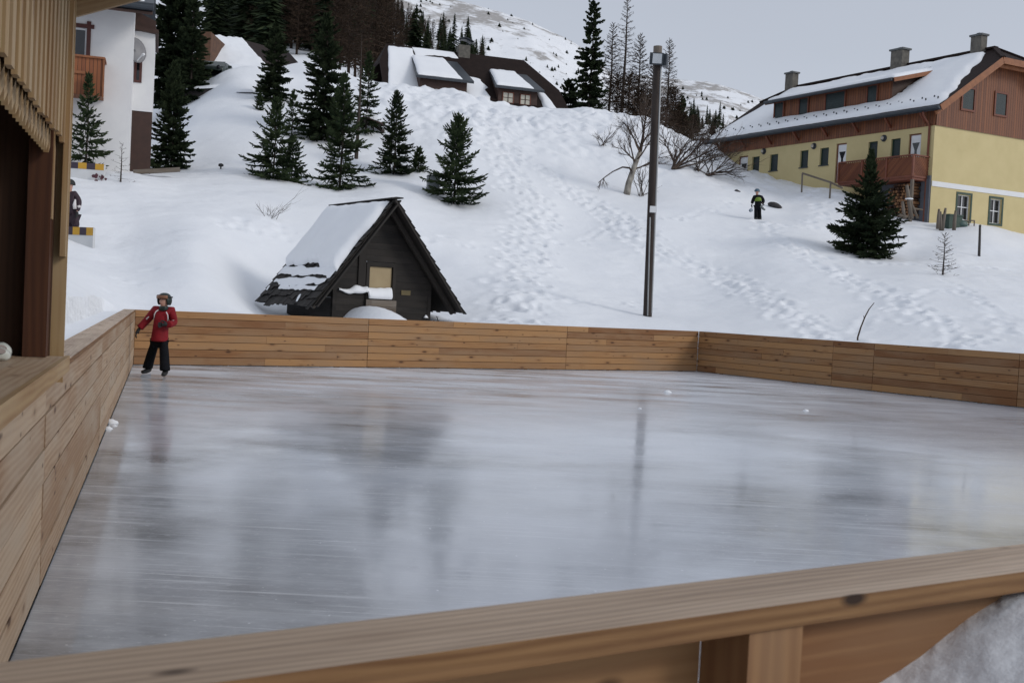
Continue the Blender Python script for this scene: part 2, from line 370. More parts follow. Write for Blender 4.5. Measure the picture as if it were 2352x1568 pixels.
def build_ground():
    fa = np.radians(np.arange(-32.5, 32.51, .115)); side = np.radians(np.array([37, 44, 55, 70, 90, 120, 150, 180]))
    A_ = np.concatenate([-side[::-1][:-1], [-np.radians(180)], fa, side]); A_ = np.unique(np.round(A_, 7))
    R_ = np.concatenate([[.02, .3], np.geomspace(.5, 5, 70), np.geomspace(5.08, 18.5, 100), np.arange(18.6, 76, .115), np.geomspace(76.5, 130, 30), np.geomspace(150, 6000, 24)])
    na, nr = len(A_), len(R_)
    rr, aa = np.meshgrid(R_, A_, indexing='ij'); x = rr*np.sin(aa); y = rr*np.cos(aa)
    xf = np.where(y < 0, x, x); z = base(xf, y)
    lim = np.minimum(rr, 400); z = np.where(y > 90, z, z)
    amp = sstep(3, 20, rr)*(1-sstep(80, 140, rr))
    z = z+amp*(fbm(x*.35, y*.35, 3, 3)*.12+fbm(x*1.9, y*1.9, 3, 9)*.02)
    rough = sstep(.02, .22, fbm(x*.16+3, y*.16, 3, 21)+.10)
    z = z+amp*rough*fbm(x*2.6, y*2.6, 3, 31)*.03
    steep = sstep(52, 60, y)*sstep(-.2, -.1, x/np.maximum(y, 1))*(1-sstep(.2, .28, x/np.maximum(y, 1)))*(1-sstep(70, 74, y))
    z = z+steep*(np.abs(fbm(x*.8, y*.5, 4, 41))*.55-.22)
    z = z+(rr < 4)*(fbm(x*4, y*4, 3, 51)*.035+fbm(x*18, y*18, 3, 57)*.010)
    for (bx, by, h, r) in BUMPS: z = z+h*np.exp(-((x-bx)**2+(y-by)**2)/(r*r))
    rin, ain = R_, A_
    for (dx, dy, dep, rd) in DENTS:
        r0 = math.hypot(dx, dy); a0 = math.atan2(dx, dy); w = 2.6*rd
        i0, i1 = np.searchsorted(rin, (r0-w, r0+w)); j0, j1 = np.searchsorted(ain, (a0-w/r0, a0+w/r0))
        if i1 <= i0 or j1 <= j0: continue
        q = ((x[i0:i1, j0:j1]-dx)**2+(y[i0:i1, j0:j1]-dy)**2)/(rd*rd)
        z[i0:i1, j0:j1] += dep*(-np.exp(-q)+.38*np.exp(-(np.sqrt(q)-1.55)**2*3))
    o_ = outside(x, y)
    z = np.where(o_ < np.where((rr < 3.6) & (y < 3) & (x > -.4), .035, .11), np.minimum(z, -.3), z)
    edge = (o_ >= .11) & (o_ < .6) & (rr > 4.5)
    z = np.where(edge, np.minimum(z, BH-.06), z)
    co_ = np.stack([x, y, z], -1).reshape(-1, 3)
    i, j = np.meshgrid(np.arange(nr-1), np.arange(na-1), indexing='ij')
    q = np.stack([i*na+j, i*na+j+1, (i+1)*na+j+1, (i+1)*na+j], -1).reshape(-1, 4)[:, ::-1]
    me = bpy.data.meshes.new('snow_ground'); me.vertices.add(len(co_)); me.vertices.foreach_set('co', co_.ravel())
    me.loops.add(q.size); me.loops.foreach_set('vertex_index', q.ravel().astype(np.int32))
    me.polygons.add(len(q)); me.polygons.foreach_set('loop_start', np.arange(0, q.size, 4, dtype=np.int32))
    me.polygons.foreach_set('use_smooth', np.ones(len(q), bool)); me.update(); me.validate()
    me.materials.append(M_snow)
    o = bpy.data.objects.new('snow_ground', me); COL.objects.link(o); tag(o, kind='structure')

# ------------------------------------------------------------------ ice
def ice_mat():
    m, nt, b = newmat('rink_ice'); v = coords(nt, 'Object')
    big = noise(nt, coords(nt, 'Object', (.8, .8, 1)), .28, 5, .55, .5)
    sx = nd(nt, 'ShaderNodeSeparateXYZ'); nt.links.new(v, sx.inputs[0])
    thin = math2(nt, 'ADD', big, maprange(nt, sx.outputs[0], -5, 1.5, -.11, .05))   # clearer, darker ice towards the left, with dark reflections painted in
    c = mixc(nt, maprange(nt, thin, .36, .56), (.13, .131, .132), (.49, .52, .58))
    mot = maprange(nt, noise(nt, coords(nt, 'Object', (.8, 1.4, 1), (0, 0, .3)), 1.1, 7, .68), .36, .66)
    c = mixc(nt, math2(nt, 'MULTIPLY', mot, .62), c, (.55, .585, .645))
    st = maprange(nt, noise(nt, coords(nt, 'Object', (.25, 1.1, 1), (0, 0, .33)), .7, 6, .65), .55, .68)
    c = mixc(nt, math2(nt, 'MULTIPLY', st, .10), c, (.36, .34, .31))
    # skate cuts: thin curved lines where warped noise crosses its middle value
    scr = None
    for k, ro in enumerate((.15, .62, 1.05, 1.42, 1.95, 2.4, 2.8, -.3)):
        n = noise(nt, coords(nt, 'Object', (.20+.05*(k % 3), 13+3*(k % 2), 1), (0, 0, ro)), 1.9, 2.5, .5, .35)
        q = math2(nt, 'MULTIPLY', maprange(nt, n, .625, .69), maprange(nt, noise(nt, coords(nt, 'Object', (1, 1, 1), (.4*k, 0, .5*k)), .7, 4, .6), .45, .60))
        scr = q if scr is None else math2(nt, 'MAXIMUM', scr, q)
    fine = maprange(nt, noise(nt, coords(nt, 'Object', (2, 3, 1)), 7, 6, .78), .54, .76)
    spk = maprange(nt, noise(nt, v, 26, 2, .5), .70, .78)
    frost = math2(nt, 'MAXIMUM', math2(nt, 'MULTIPLY', scr, .40), math2(nt, 'MAXIMUM', math2(nt, 'MULTIPLY', fine, .5), math2(nt, 'MULTIPLY', spk, .6)))
    dl = math2(nt, 'ADD', math2(nt, 'MULTIPLY', sx.outputs[0], -.545), math2(nt, 'MULTIPLY', sx.outputs[1], .838))
    rime = math2(nt, 'MULTIPLY', maprange(nt, dl, 9.5, 20), maprange(nt, noise(nt, coords(nt, 'Object', (.4, 1.6, 1), (0, 0, -.35)), .9, 7, .7), .33, .60))
    fr = math2(nt, 'MAXIMUM', frost, math2(nt, 'MULTIPLY', rime, .85))
    c = mixc(nt, fr, c, (.66, .69, .74))
    nt.links.new(c, b.inputs['Base Color']); b.inputs['IOR'].default_value = 1.27
    rg = math2(nt, 'ADD', maprange(nt, noise(nt, coords(nt, 'Object', (.8, 1.4, 1)), 1.0, 6, .65), .3, .7, .055, .17), math2(nt, 'MULTIPLY', fr, .35))
    nt.links.new(rg, b.inputs['Roughness'])
    h = math2(nt, 'ADD', noise(nt, v, 2.2, 6, .6), math2(nt, 'MULTIPLY', scr, -.12))
    bump(nt, b, h, .04, .05); return m
mb = MB(); mb.face([(*p, 0) for p in POLY]); o = mb.build('ice', ice_mat()); tag(o, kind='structure')

# ------------------------------------------------------------------ rink boards
def board_side(A, B, name, label, npl, joints, mat, cap, seg_seed, posts=2.4, tops=None, stagger=True, skip=(), spread=.42):
    random.seed(seg_seed)
    A, B = np.array(A), np.array(B); t = nrm(B-A); L = np.linalg.norm(B-A); n = np.array([t[1], -t[0]])   # n points out of the rink
    root = thing(name, (*((A+B)/2), 0), label, 'board fence')
    p3 = lambda a, o, z: np.array([*(A+t*a+n*o), z])
    ht = BH-(cap[1] if cap else 0)
    js = [0]+list(joints)+[L]
    for k in range(len(js)-1):
        m = MB(); s0, s1 = js[k]+.004, js[k+1]-.004; z = .012
        ph = ht/npl; base_t = random.uniform(.3, .7)
        for r in range(npl):
            cuts = [s0]
            if stagger and s1-s0 > 2.5:
                c = s0+random.uniform(.6, s1-s0-.6)
                if random.random() < .75: cuts.append(c)
            cuts.append(s1)
            for a, b in zip(cuts[:-1], cuts[1:]):
                dz = random.uniform(-.004, .004)
                lo = z+r*ph+.006; hi = z+(r+1)*ph-.005
                if r == npl-1: hi = ht-.002
                m.obox(p3((a+b)/2, .0155+dz, (lo+hi)/2), np.array([*t, 0])*(b-a-.004)/2, np.array([*n, 0])*.014, Z*(hi-lo)/2, min(1, max(0, base_t+random.gauss(0, spread))))
        m.obox(p3((s0+s1)/2, .033, ht/2), np.array([*t, 0])*(s1-s0)/2, np.array([*n, 0])*.003, Z*(ht/2-.01), 4)
        if k not in skip: bevel(m.build('plank_panel', mat, root), .003, 1)
    a = .5
    while a < L:
        m = MB(); m.obox(p3(a, .09, ht/2-.1), np.array([*t, 0])*.05, np.array([*n, 0])*.055, Z*(ht/2+.09), .4); m.build('post', mat, root); a += posts
    if cap:
        m = MB(); w0, w1 = cap[2], cap[3]; a = 0; seg = cap[0]
        while a < L-.1:
            b = min(L, a+seg); m.obox(p3((a+b)/2, (w0+w1)/2, BH-cap[1]/2), np.array([*t, 0])*((b-a)/2-.002), np.array([*n, 0])*(w1-w0)/2, Z*cap[1]/2, random.uniform(.3, .7)); a = b
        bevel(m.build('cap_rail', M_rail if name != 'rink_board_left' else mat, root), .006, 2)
    return root
def along(A, B, u, v):                          # distance along a side where the pixel column meets it
    A, B = np.array(A), np.array(B); t = nrm(B-A); d = ray(u, v)[:2]
    k = np.linalg.solve(np.array([t, -d]).T, -A); return k[0]
jf = sorted(along(FR, FL, u, v) for u, v in ((845, 790), (1301, 805)))
board_side(FR, FL, 'rink_board', 'long plank board closing the far end of the ice below the log hut', 7, jf, M_rink, None, 3)
jl = sorted([along(FL, NL, 232, 900), along(FL, NL, 232, 900)+5.0, along(FL, NL, 232, 900)+9.6])
board_side(FL, NL, 'rink_board', 'pale plank board running along the left side of the ice past the kiosk', 6, jl, M_left, (3.8, .035, -.004, .20), 5, stagger=False, spread=.18)
jr = sorted(along(NR, FR, u, v) for u, v in ((1911, 840), (2005, 850), (2338, 880)))
board_side(NR, FR, 'rink_board', 'brown plank board closing the right side of the ice below the yellow house', 7, jr, M_rink, None, 8)
# near side: thick rail, posts standing proud of the planks
root = thing('rink_board', (*((NL+NR)/2), 0), 'nearest plank board with a thick knotty handrail across the foreground', 'board fence')
tN = nrm(NR-NL); oN = np.array([tN[1], -tN[0]]); LN = np.linalg.norm(NR-NL)
pN = lambda a, o, z: np.array([*(NL+tN*a+oN*o), z])
t3, o3 = np.array([*tN, 0]), np.array([*oN, 0])
m = MB(); a = -.05
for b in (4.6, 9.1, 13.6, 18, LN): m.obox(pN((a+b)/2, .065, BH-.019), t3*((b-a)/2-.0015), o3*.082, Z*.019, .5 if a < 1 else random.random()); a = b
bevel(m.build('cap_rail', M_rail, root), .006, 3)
ap = along(NL, NR, 1640, 1500)
def near_panel(a, b, o, seed):
    random.seed(seed); m = MB(); z = 1.008
    for h in (.17, .15, .16, .15, .17, .15):
        m.obox(pN((a+b)/2, o, z-h/2), t3*((b-a)/2), o3*.014, Z*(h/2-.002), random.uniform(.3, .8)); z -= h
    bevel(m.build('plank_panel', M_rink, root), .003, 1)
near_panel(-.02, ap-.059, .016, 1); near_panel(ap+.062, ap+3.4, .088, 2); near_panel(ap+3.41, ap+7.5, .088, 4); near_panel(ap+7.51, LN-.1, .088, 5)
for k, a in enumerate((ap, ap-1.35, ap+3.0, ap+6, ap+9, ap+12, ap+15)):
    m = MB(); w = .058
    if k == 0: m.obox(pN(a, .085, .945), t3*w, o3*.055, Z*.064, .65)
    else: m.obox(pN(a, .16 if k > 1 else .085, .45), t3*w, o3*.055, Z*.555, .5)
    bevel(m.build('post', M_rink, root), .004, 2)
m = MB(); m.obox(pN(ap, .085, .42), t3*.075, o3*.065, Z*.455, .1); bevel(m.build('post_base', M_kioskred, root), .004, 2)

# loose ice on the rink
lumps = [(1533, 901, .07), (1851, 943, .05), (2362, 962, .05), (1470, 938, .035), (256, 971, .07), (248, 985, .05), (262, 978, .035)]
M_lump = plain('crushed_ice', (.78, .80, .83), (.7, .72, .76), 8, .5, .3)
for k, (u, v, r) in enumerate(lumps):
    p = onz(u, v, 0); bm = MB(); rows = []
    for i in range(7):
        th = math.pi*i/6*.62; rows.append([(p[0]+r*math.sin(th)*math.cos(f)*random.uniform(.8, 1.25), p[1]+r*math.sin(th)*math.sin(f)*random.uniform(.8, 1.25), max(-.004, r*.8*(math.cos(th))*random.uniform(.85, 1.1)-.012)) for f in np.linspace(0, 2*math.pi, 10)[:-1]])
        rows[-1].append(rows[-1][0])
    bm.grid(rows[::-1])
    lab = ['white lump of snow on the ice before the far right corner', 'small white snow lump on the ice at the right', 'tiny white snow lump by the right edge of the ice', 'small flat white crumb on the ice above the pole reflection'][k] if k < 4 else 'white crumb of crushed ice beside the left board'
    tag(bm.build('snow_lump', M_lump, smooth=True), lab, 'snow lump', 'snow lumps on the ice' if k < 4 else 'ice crumbs by the left board')

# ------------------------------------------------------------------ kiosk standing on the left board
tL = nrm(FL-NL); nL = np.array([tL[1], -tL[0]])    # nL points into the rink (towards +x)
pL = lambda a, o, z: np.array([*(NL+tL*a+nL*o), z])
T3, N3 = np.array([*tL, 0]), np.array([*nL, 0])
pos = lambda u, v: onplane(u, v, (*NL, 0), N3)
aof = lambda q: float(np.dot(q[:2]-NL, tL))
aE = aof(pos(127, 838)); zv = pos(128, 300)[2]; zv0 = pos(0, 130)[2]; zv = (zv+zv0)/2
root = thing('kiosk', pL(aE-1.5, -.8, 0), 'timber rink kiosk with battened valance and open counter on the left board', 'kiosk')
a0 = -1.2
def slab(name, a, b, o0, o1, z0, z1, mat, tint=.5, bev=.004, par=None):
    m = MB(); m.obox(pL((a+b)/2, (o0+o1)/2, (z0+z1)/2), T3*(b-a)/2, N3*(o1-o0)/2, Z*(z1-z0)/2, tint); return bevel(m.build(name, mat, par or root), bev, 1)
zc = onplane(126, 836, pL(0, .05, 0), N3)[2]
m = MB()
for k in range(4): m.obox(pL((a0+aE)/2, .045-.17*(k+.5), zc-.02), T3*(aE-a0)/2, N3*.0835, Z*.02, .3+.15*k)
cnt = m.build('counter_top', M_left, root); bevel(cnt, .004, 1)
slab('counter_edge', a0, aE+.01, .046, .068, zc-.075, zc+.004, M_kiosk, .55, .004, cnt)
m = MB(); z = 4.3                                   # valance: battens over boards
m.obox(pL((a0+aE)/2, -.03, (zv+z)/2+.03), T3*(aE-a0)/2, N3*.012, Z*(z-zv-.06)/2, .3)
va = m.build('valance', M_kioskred, root)
a = aE-.02; m = MB(); k = 0
while a > a0:
    zz = zv+random.uniform(-.012, .012)
    m.obox(pL(a-.05, .0, (zz+z)/2), T3*.040, N3*.011, Z*(z-zz)/2, random.uniform(.15, .95)); a -= .165; k += 1
bevel(m.build('batten', M_kiosk, va), .003, 1)
m = MB(); a = aE-.02                                # scalloped lower edge boards behind the battens
while a > a0:
    m.obox(pL(a-.04, -.06, zv-.012), T3*.055+Z*.03, N3*.012, Z*.035-T3*.01, random.uniform(.3, .6)); a -= .105
bevel(m.build('scallop', M_kiosk, va), .004, 1)
zb = pos(140, 590)[2]; zb2 = pos(128, 500)[2]
slab('corner_board', aE-.035, aE+.05, .004, .03, zb, 4.3, M_kiosk, .6)
slab('corner_board', aE+.052, aE+.074, -.12, .034, zc-.14, 4.3, M_kiosk, .2)
slab('corner_board', aE-.125, aE-.055, -.06, -.03, zb2, zv+.3, M_kiosk, .7)
slab('post', aE-.14, aE-.02, -.145, -.035, zc+.002, 4.2, M_kioskred, .5)
slab('post', aE-.14, aE-.02, -.62, -.5, zc+.002, 4.2, M_kioskred, .7)
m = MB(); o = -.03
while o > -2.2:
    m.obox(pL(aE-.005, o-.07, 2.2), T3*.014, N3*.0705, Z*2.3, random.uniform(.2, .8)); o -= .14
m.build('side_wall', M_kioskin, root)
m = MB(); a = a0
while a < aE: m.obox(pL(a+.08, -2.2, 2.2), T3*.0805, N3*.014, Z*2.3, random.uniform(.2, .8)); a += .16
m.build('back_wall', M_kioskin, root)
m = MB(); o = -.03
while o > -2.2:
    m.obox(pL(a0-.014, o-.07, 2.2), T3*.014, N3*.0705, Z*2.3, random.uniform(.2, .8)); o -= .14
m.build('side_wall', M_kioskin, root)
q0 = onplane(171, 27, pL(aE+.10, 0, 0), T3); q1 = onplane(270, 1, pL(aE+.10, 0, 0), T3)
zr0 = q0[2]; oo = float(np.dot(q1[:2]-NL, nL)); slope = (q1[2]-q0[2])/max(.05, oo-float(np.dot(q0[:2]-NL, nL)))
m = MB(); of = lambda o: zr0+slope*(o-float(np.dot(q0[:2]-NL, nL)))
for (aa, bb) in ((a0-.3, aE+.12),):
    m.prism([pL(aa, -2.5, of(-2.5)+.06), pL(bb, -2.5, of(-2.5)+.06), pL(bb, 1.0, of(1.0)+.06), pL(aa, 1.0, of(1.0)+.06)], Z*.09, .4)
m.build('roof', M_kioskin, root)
m = MB(); m.bar(pL(aE+.105, -.05, of(-.05)+.03), pL(aE+.105, 1.0, of(1.0)+.03), .03, .11, tint=.8); bevel(m.build('fascia', M_kiosk, root), .004, 1)

# white wrapped things on the counter
M_paper = plain('pale_plastic', (.55, .57, .53), (.48, .5, .46), 6, .35, .05); M_brownspot = plain('printed_oval', (.24, .19, .17), (.18, .14, .13), 5, .5)
def pouch(c, up, rx, rz, label):
    c = np.array(c); r = thing('paper_dish', c, label, 'dish')
    ax = nrm(T3*.5+N3*.85); nn = nrm(np.cross(ax, up)); m = MB()
    rows = []
    for i in range(9):
        f = i/8; w = rx*math.sqrt(max(0.02, 1-(2*f-1)**2*.75)); rows.append([c+ax*(w*g)+up*(2*rz*(f-.1))+nn*(.035*(1-g*g)*math.sin(math.pi*f)) for g in np.linspace(-1, 1, 13)])
    m.grid(rows); o = m.build('dish_body', M_paper, r, True); s = o.modifiers.new('thick', 'SOLIDIFY'); s.thickness = .006
    m = MB(); cc = c+up*rz*.75+nn*.037
    m.face([cc+ax*rx*.42*math.cos(t)+up*rz*.42*math.sin(t) for t in np.linspace(0, 2*math.pi, 17)[:-1]]); s = m.build('printed_oval', M_brownspot, r).modifiers.new('thick', 'SOLIDIFY'); s.thickness = .003
e0 = onz(-2, 830, zc)
pouch(e0+Z*.012, nrm(Z*.75+T3*.2-N3*.4), .066, .036, 'nearer whitish dish with brown oval lying on the kiosk counter')
pouch(e0+T3*.14-N3*.02+Z*.012, nrm(Z*.85+T3*.3-N3*.2), .068, .042, 'farther whitish dish with brown oval behind another on the kiosk counter')
# padded barriers with hazard band
M_pad = plain('white_padding', (.58, .59, .60), (.52, .53, .54), 3, .5); M_yel = plain('yellow_vinyl', (.50, .28, .02), (.44, .24, .02), 4, .5); M_vio = plain('dark_violet_vinyl', (.035, .022, .04), (.028, .018, .033), 4, .5); M_maroon = plain('maroon_print', (.10, .025, .035), (.05, .015, .02), 8, .6)
def barrier(p, w, h, bend, label, nb, seed):
    t = thing('padded_barrier', p, label, 'barrier'); N = 24
    pos = lambda f: p+np.array([w*(f-1), bend*math.sin(math.pi*f*.9)-.2*(1-f), 0]); m = MB(); rows = []
    for (o_, z) in ((0, -.5), (0, h), (.16, h), (.16, -.5)): rows.append([pos(f)+np.array([0, o_, z]) for f in np.linspace(0, 1, N)])
    m.grid(rows); m.face([r[-1] for r in rows]); m.build('pad_body', M_pad, t)
    bh_ = .20
    for k in range(nb):
        f0, f1 = k/nb, (k+1)/nb; m = MB(); rows = []
        for (o_, z) in ((-.012, h-bh_), (-.012, h+.012), (.172, h+.012)): rows.append([pos(f0+(f1-f0)*g)+np.array([0, o_, z]) for g in np.linspace(0, 1, 5)])
        m.grid(rows); m.build('hazard_block', M_yel if (k % 2 == 0) == (nb % 2 == 1) else M_vio, t)
    return t, pos
pA = hit(209, 568); hA = P(209, 523, pA[1])[2]-pA[2]
tA, posA = barrier(pA, 2.6, hA, .35, 'lower white padded barrier with yellow and black band beside the kiosk', 13, 1)
pB = hit(240, 417); hB = P(240, 379, pB[1])[2]-pB[2]
tB, posB = barrier(pB, 3.2, hB, -.3, 'upper white padded barrier with yellow and violet band below the white house', 12, 2)
def blot(t, c, s, seed):                         # an abstract dark print on the padding
    R_ = random.Random(seed); m = MB()
    for k in range(7):
        o_ = c+np.array([R_.gauss(0, s*.45), -.004-.002*k, R_.gauss(0, s*.45)]); r = s*R_.uniform(.25, .5); m.face([o_+np.array([r*math.cos(a)*R_.uniform(.6, 1.1), 0, r*math.sin(a)*R_.uniform(.6, 1.1)]) for a in np.linspace(0, 6.283, 9)[:-1]])
    m.build('printed_motif', M_maroon, t)
blot(tA, onplane(176, 556, posA(.62)+np.array([0, -.02, 0]), np.array([0, 1., 0])), .12, 1); blot(tB, onplane(222, 406, posB(.80)+np.array([0, -.02, 0]), np.array([0, 1., 0])), .16, 2); blot(tB, onplane(234, 409, posB(.93)+np.array([0, -.02, 0]), np.array([0, 1., 0])), .14, 3)

# ------------------------------------------------------------------ people
def skin(name, pts_, edges, mat, par, sub=2, root=0, sm=True):
    me = bpy.data.meshes.new(name); me.from_pydata([tuple(map(float, p[0])) for p in pts_], edges, []); o = bpy.data.objects.new(name, me); COL.objects.link(o)
    md = o.modifiers.new('skin', 'SKIN'); md.use_smooth_shade = True
    for i, p in enumerate(pts_):
        r = p[1]; me.skin_vertices[0].data[i].radius = (r, r) if not hasattr(r, '__len__') else r; me.skin_vertices[0].data[i].use_root = (i == root)
    s = o.modifiers.new('sub', 'SUBSURF'); s.levels = sub; s.render_levels = sub
    dg = bpy.context.evaluated_depsgraph_get(); nm = bpy.data.meshes.new_from_object(o.evaluated_get(dg)); o.modifiers.clear(); o.data = nm; nm.materials.clear(); nm.materials.append(mat); nm.name = name
    nm.polygons.foreach_set('use_smooth', [True]*len(nm.polygons))
    return adopt(o, par)
M_skin = plain('skin', (.48, .27, .20), (.42, .23, .17), 20, .55)
M_red = plain('red_jacket', (.23, .008, .014), (.16, .005, .010), 9, .7, .15, 0, .25)
M_cloth = plain('black_trousers', (.006, .0065, .009), (.004, .0045, .006), 12, .85, .15, 0, .15)
M_glove = plain('black_gloves', (.012, .013, .013), (.008, .009, .009), 20, .7)
M_helm = plain('dark_green_helmet', (.006, .019, .015), (.005, .012, .010), 8, .35)
M_tan = plain('amber_lens', (.22, .10, .05), (.16, .07, .035), 8, .15)
M_blade = plain('steel', (.45, .46, .48), (.4, .41, .43), 8, .3, 0, .9)
def hand(par, wrist, d, side, nrm_, s, mat, curl=.5, name='glove'):
    d, side, nn = nrm(d), nrm(side), nrm(nrm_); V_, E_ = [(wrist, .030*s), (wrist+d*.05*s, (.036*s, .026*s)), (wrist+d*.085*s, (.036*s, .022*s))], [(0, 1), (1, 2)]
    for k, (off, L) in enumerate(((-.030, .062), (-.010, .072), (.010, .068), (.029, .052))):
        b = wrist+d*.10*s+side*off*s; i = len(V_); c1 = nrm(d*math.cos(curl)+nn*math.sin(curl)); c2 = nrm(d*math.cos(2*curl)+nn*math.sin(2*curl))
        V_ += [(b, .011*s), (b+c1*L*.5*s, .0105*s), (b+c1*L*.5*s+c2*L*.5*s, .009*s)]; E_ += [(2, i), (i, i+1), (i+1, i+2)]
    i = len(V_); q = wrist+d*.045*s-side*.036*s; V_ += [(q, .013*s), (q-side*.02*s+d*.03*s+nn*.015*s, .012*s), (q-side*.018*s+d*.055*s+nn*.03*s, .010*s)]; E_ += [(1, i), (i, i+1), (i+1, i+2)]
    return skin(name, V_, E_, mat, par, 1)
def face_bits(par, c, fwd, right, up, s, skinm):
    for g in (-1, 1):
        m = MB(); m.lathe(c+right*g*.031*s+up*.005*s+fwd*.088*s, [(.001, -.004*s), (.010*s, -.002*s), (.009*s, .004*s), (.001, .006*s)], 8, fwd); m.build('eye', M_black, par, True)
    m = MB(); m.tube([c+right*-.02*s-up*.058*s+fwd*.088*s, c-up*.06*s+fwd*.094*s, c+right*.02*s-up*.058*s+fwd*.088*s], .006*s, 5); m.build('mouth', plain('lips', (.30, .11, .10), (.25, .09, .08), 20, .5), par, True)
def head_verts(c, fwd, up, s):                   # neck to crown, with a nose
    return [(c-up*.17*s, .050*s), (c-up*.10*s+fwd*.01*s, .058*s), (c-up*.035*s+fwd*.012*s, (.076*s, .088*s)), (c+up*.04*s, (.080*s, .095*s)), (c+up*.10*s-fwd*.005*s, (.060*s, .070*s)), (c-up*.018*s+fwd*.098*s, .012*s)]
HEAD_E = [(0, 1), (1, 2), (2, 3), (3, 4), (2, 5)]
fwd = nrm(np.array([-Fw[0]-.1, -1, 0])); rgt = np.array([1., 0, 0])

# skater in the red jacket by the far left corner
SY = onz(362, 868, 0)[1]; Q = lambda u, v, dy=0: P(u, v, SY-dy)
sk = thing('person', onz(360, 869, 0), 'child in red jacket and dark helmet skating near the left boards', 'person')
fL = onz(338, 865.5, .0); fR = onz(378, 871.5, .0)
hc = Q(378, 690, .06); sh = Q(375, 709); chest = Q(372, 728, .0); waist = Q(368, 758); pel = Q(366, 778)
V_ = [(pel, .07), (waist, .09), (chest, (.115, .09)), (sh, .06)]; E_ = [(0, 1), (1, 2), (2, 3)]
hv = head_verts(hc, nrm(np.array([-.25, -1, 0])), Z, 1.0); b_ = len(V_); V_ += hv; E_ += [(3, b_)]+[(a+b_, c+b_) for a, c in HEAD_E]
aL = [Q(357, 712), Q(338, 735, -.02), Q(322, 752, .03)]; aR = [Q(394, 713), Q(400.5, 742, -.04), Q(388, 745, .17)]
for arm in (aL, aR): i = len(V_); V_ += [(arm[0], .05), (arm[1], .036), (arm[2], .028)]; E_ += [(3, i), (i, i+1), (i+1, i+2)]
def up_(p, z): return np.array([p[0], p[1], z])
kL, kR = Q(347, 815, -.08), Q(377.5, 815, .12)
aLk, aRk = fL+Z*.15, fR+Z*.15
for hpnt, kn, an in ((Q(357, 783, -.02), kL, aLk), (Q(375, 783, .03), kR, aRk)): i = len(V_); V_ += [(hpnt, .055), (kn, .05), (an, .036)]; E_ += [(0, i), (i, i+1), (i+1, i+2)]
skin('body', V_, E_, M_skin, sk)
face_bits(sk, hc, nrm(np.array([-.25, -1, 0])), rgt, Z, 1.0, M_skin)
J = [(Q(366.3, 785), (.185, .15)), (Q(366.5, 781), (.185, .15)), (Q(367.5, 766), (.168, .135)), (chest, (.155, .12)), (Q(374, 713), (.10, .09)), (Q(377, 706.5), .068)]; JE = [(0, 1), (1, 2), (2, 3), (3, 4), (4, 5)]
for arm, hn_ in ((aL, None), (aR, None)):
    i = len(J); J += [(arm[0], .082), ((arm[0]+arm[1])/2, .072), (arm[1], .066), ((arm[1]+arm[2])/2, .062), (arm[1]+(arm[2]-arm[1])*1.04, .062), (arm[1]+(arm[2]-arm[1])*1.10, .060)]; JE += [(4, i), (i, i+1), (i+1, i+2), (i+2, i+3), (i+3, i+4), (i+4, i+5)]
jk = skin('jacket', J, JE, M_red, sk)
tr = [(Q(366, 783), (.095, .09))]; TE = []
for hpnt, kn, an in ((Q(356, 785, -.02), kL, aLk), (Q(376, 785, .03), kR, aRk)):
    i = len(tr); lo = an+(kn-an)*.02-Z*.02; tr += [(hpnt-Z*.02, .074), (kn, .080), ((kn+an)/2, .082), (lo+Z*.03, (.09, .085)), (lo, (.092, .088))]; TE += [(0, i), (i, i+1), (i+1, i+2), (i+2, i+3), (i+3, i+4)]
skin('trousers', tr, TE, M_cloth, sk)
for ft, sd_ in ((fL, -.35), (fR, .12)):
    fd_ = nrm(np.array([sd_, -1, 0])); o_ = ft+Z*.055
    k_ = skin('skate', [(o_+Z*.17-fd_*.03, .052), (o_+Z*.06-fd_*.045, .050), (o_+Z*.04+fd_*.06, (.045, .040)), (o_+Z*.03+fd_*.14, (.036, .028))], [(0, 1), (1, 2), (2, 3)], M_black, sk, 2)
    m = MB(); m.prism([ft-fd_*.10+Z*.003, ft+fd_*.15+Z*.003, ft+fd_*.17+Z*.02, ft+fd_*.13+Z*.05, ft-fd_*.09+Z*.05], np.cross(fd_, Z)*.004); m.build('blade', M_blade, k_)
hand(sk, aL[2], aL[2]-aL[1]+Z*-.05, np.array([.3, -1, .2]), np.array([1, .3, 0]), 1.15, M_glove, .35)
hand(sk, aR[2]+np.array([-.01, 0, 0]), np.array([-1, -.25, -.1]), np.array([0, -.1, -1]), np.array([0, -1, -.1]), 1.15, M_glove, .75)
hf = nrm(np.array([-.25, -1, 0])); hr = nrm(np.cross(hf, Z))
m = MB(); rows = []                              # helmet shell reaching over the ears, open at the face
for th in np.linspace(.02, 2.28, 17):
    row = []
    for f in np.linspace(0, 2*math.pi, 37):
        x, y = math.sin(f), math.cos(f); t_ = min(th, 1.24) if y > .66 else (min(th, 1.24+(2.28-1.24)*float(sstep(.66, .50, np.array(y)))) if y > .50 else th)
        row.append(hc+(hr*x*.106+hf*y*.114)*math.sin(t_)**.8+Z*(.112*math.cos(t_)+.004))
    rows.append(row)
m.grid(rows); hm = m.build('helmet', M_helm, sk, True); s = hm.modifiers.new('thick', 'SOLIDIFY'); s.thickness = .010; s.offset = 1
m = MB(); rows = []
for z, k in ((.030, .0), (.038, .012), (.074, .012), (.084, -.004)): rows.append([hc+Z*z+hr*math.sin(f)*(.110+k)+hf*math.cos(f)*(.116+k) for f in np.linspace(-.95, .95, 15)])
m.grid(rows); g_ = m.build('goggles', M_tan, sk, True); s = g_.modifiers.new('thick', 'SOLIDIFY'); s.thickness = .008
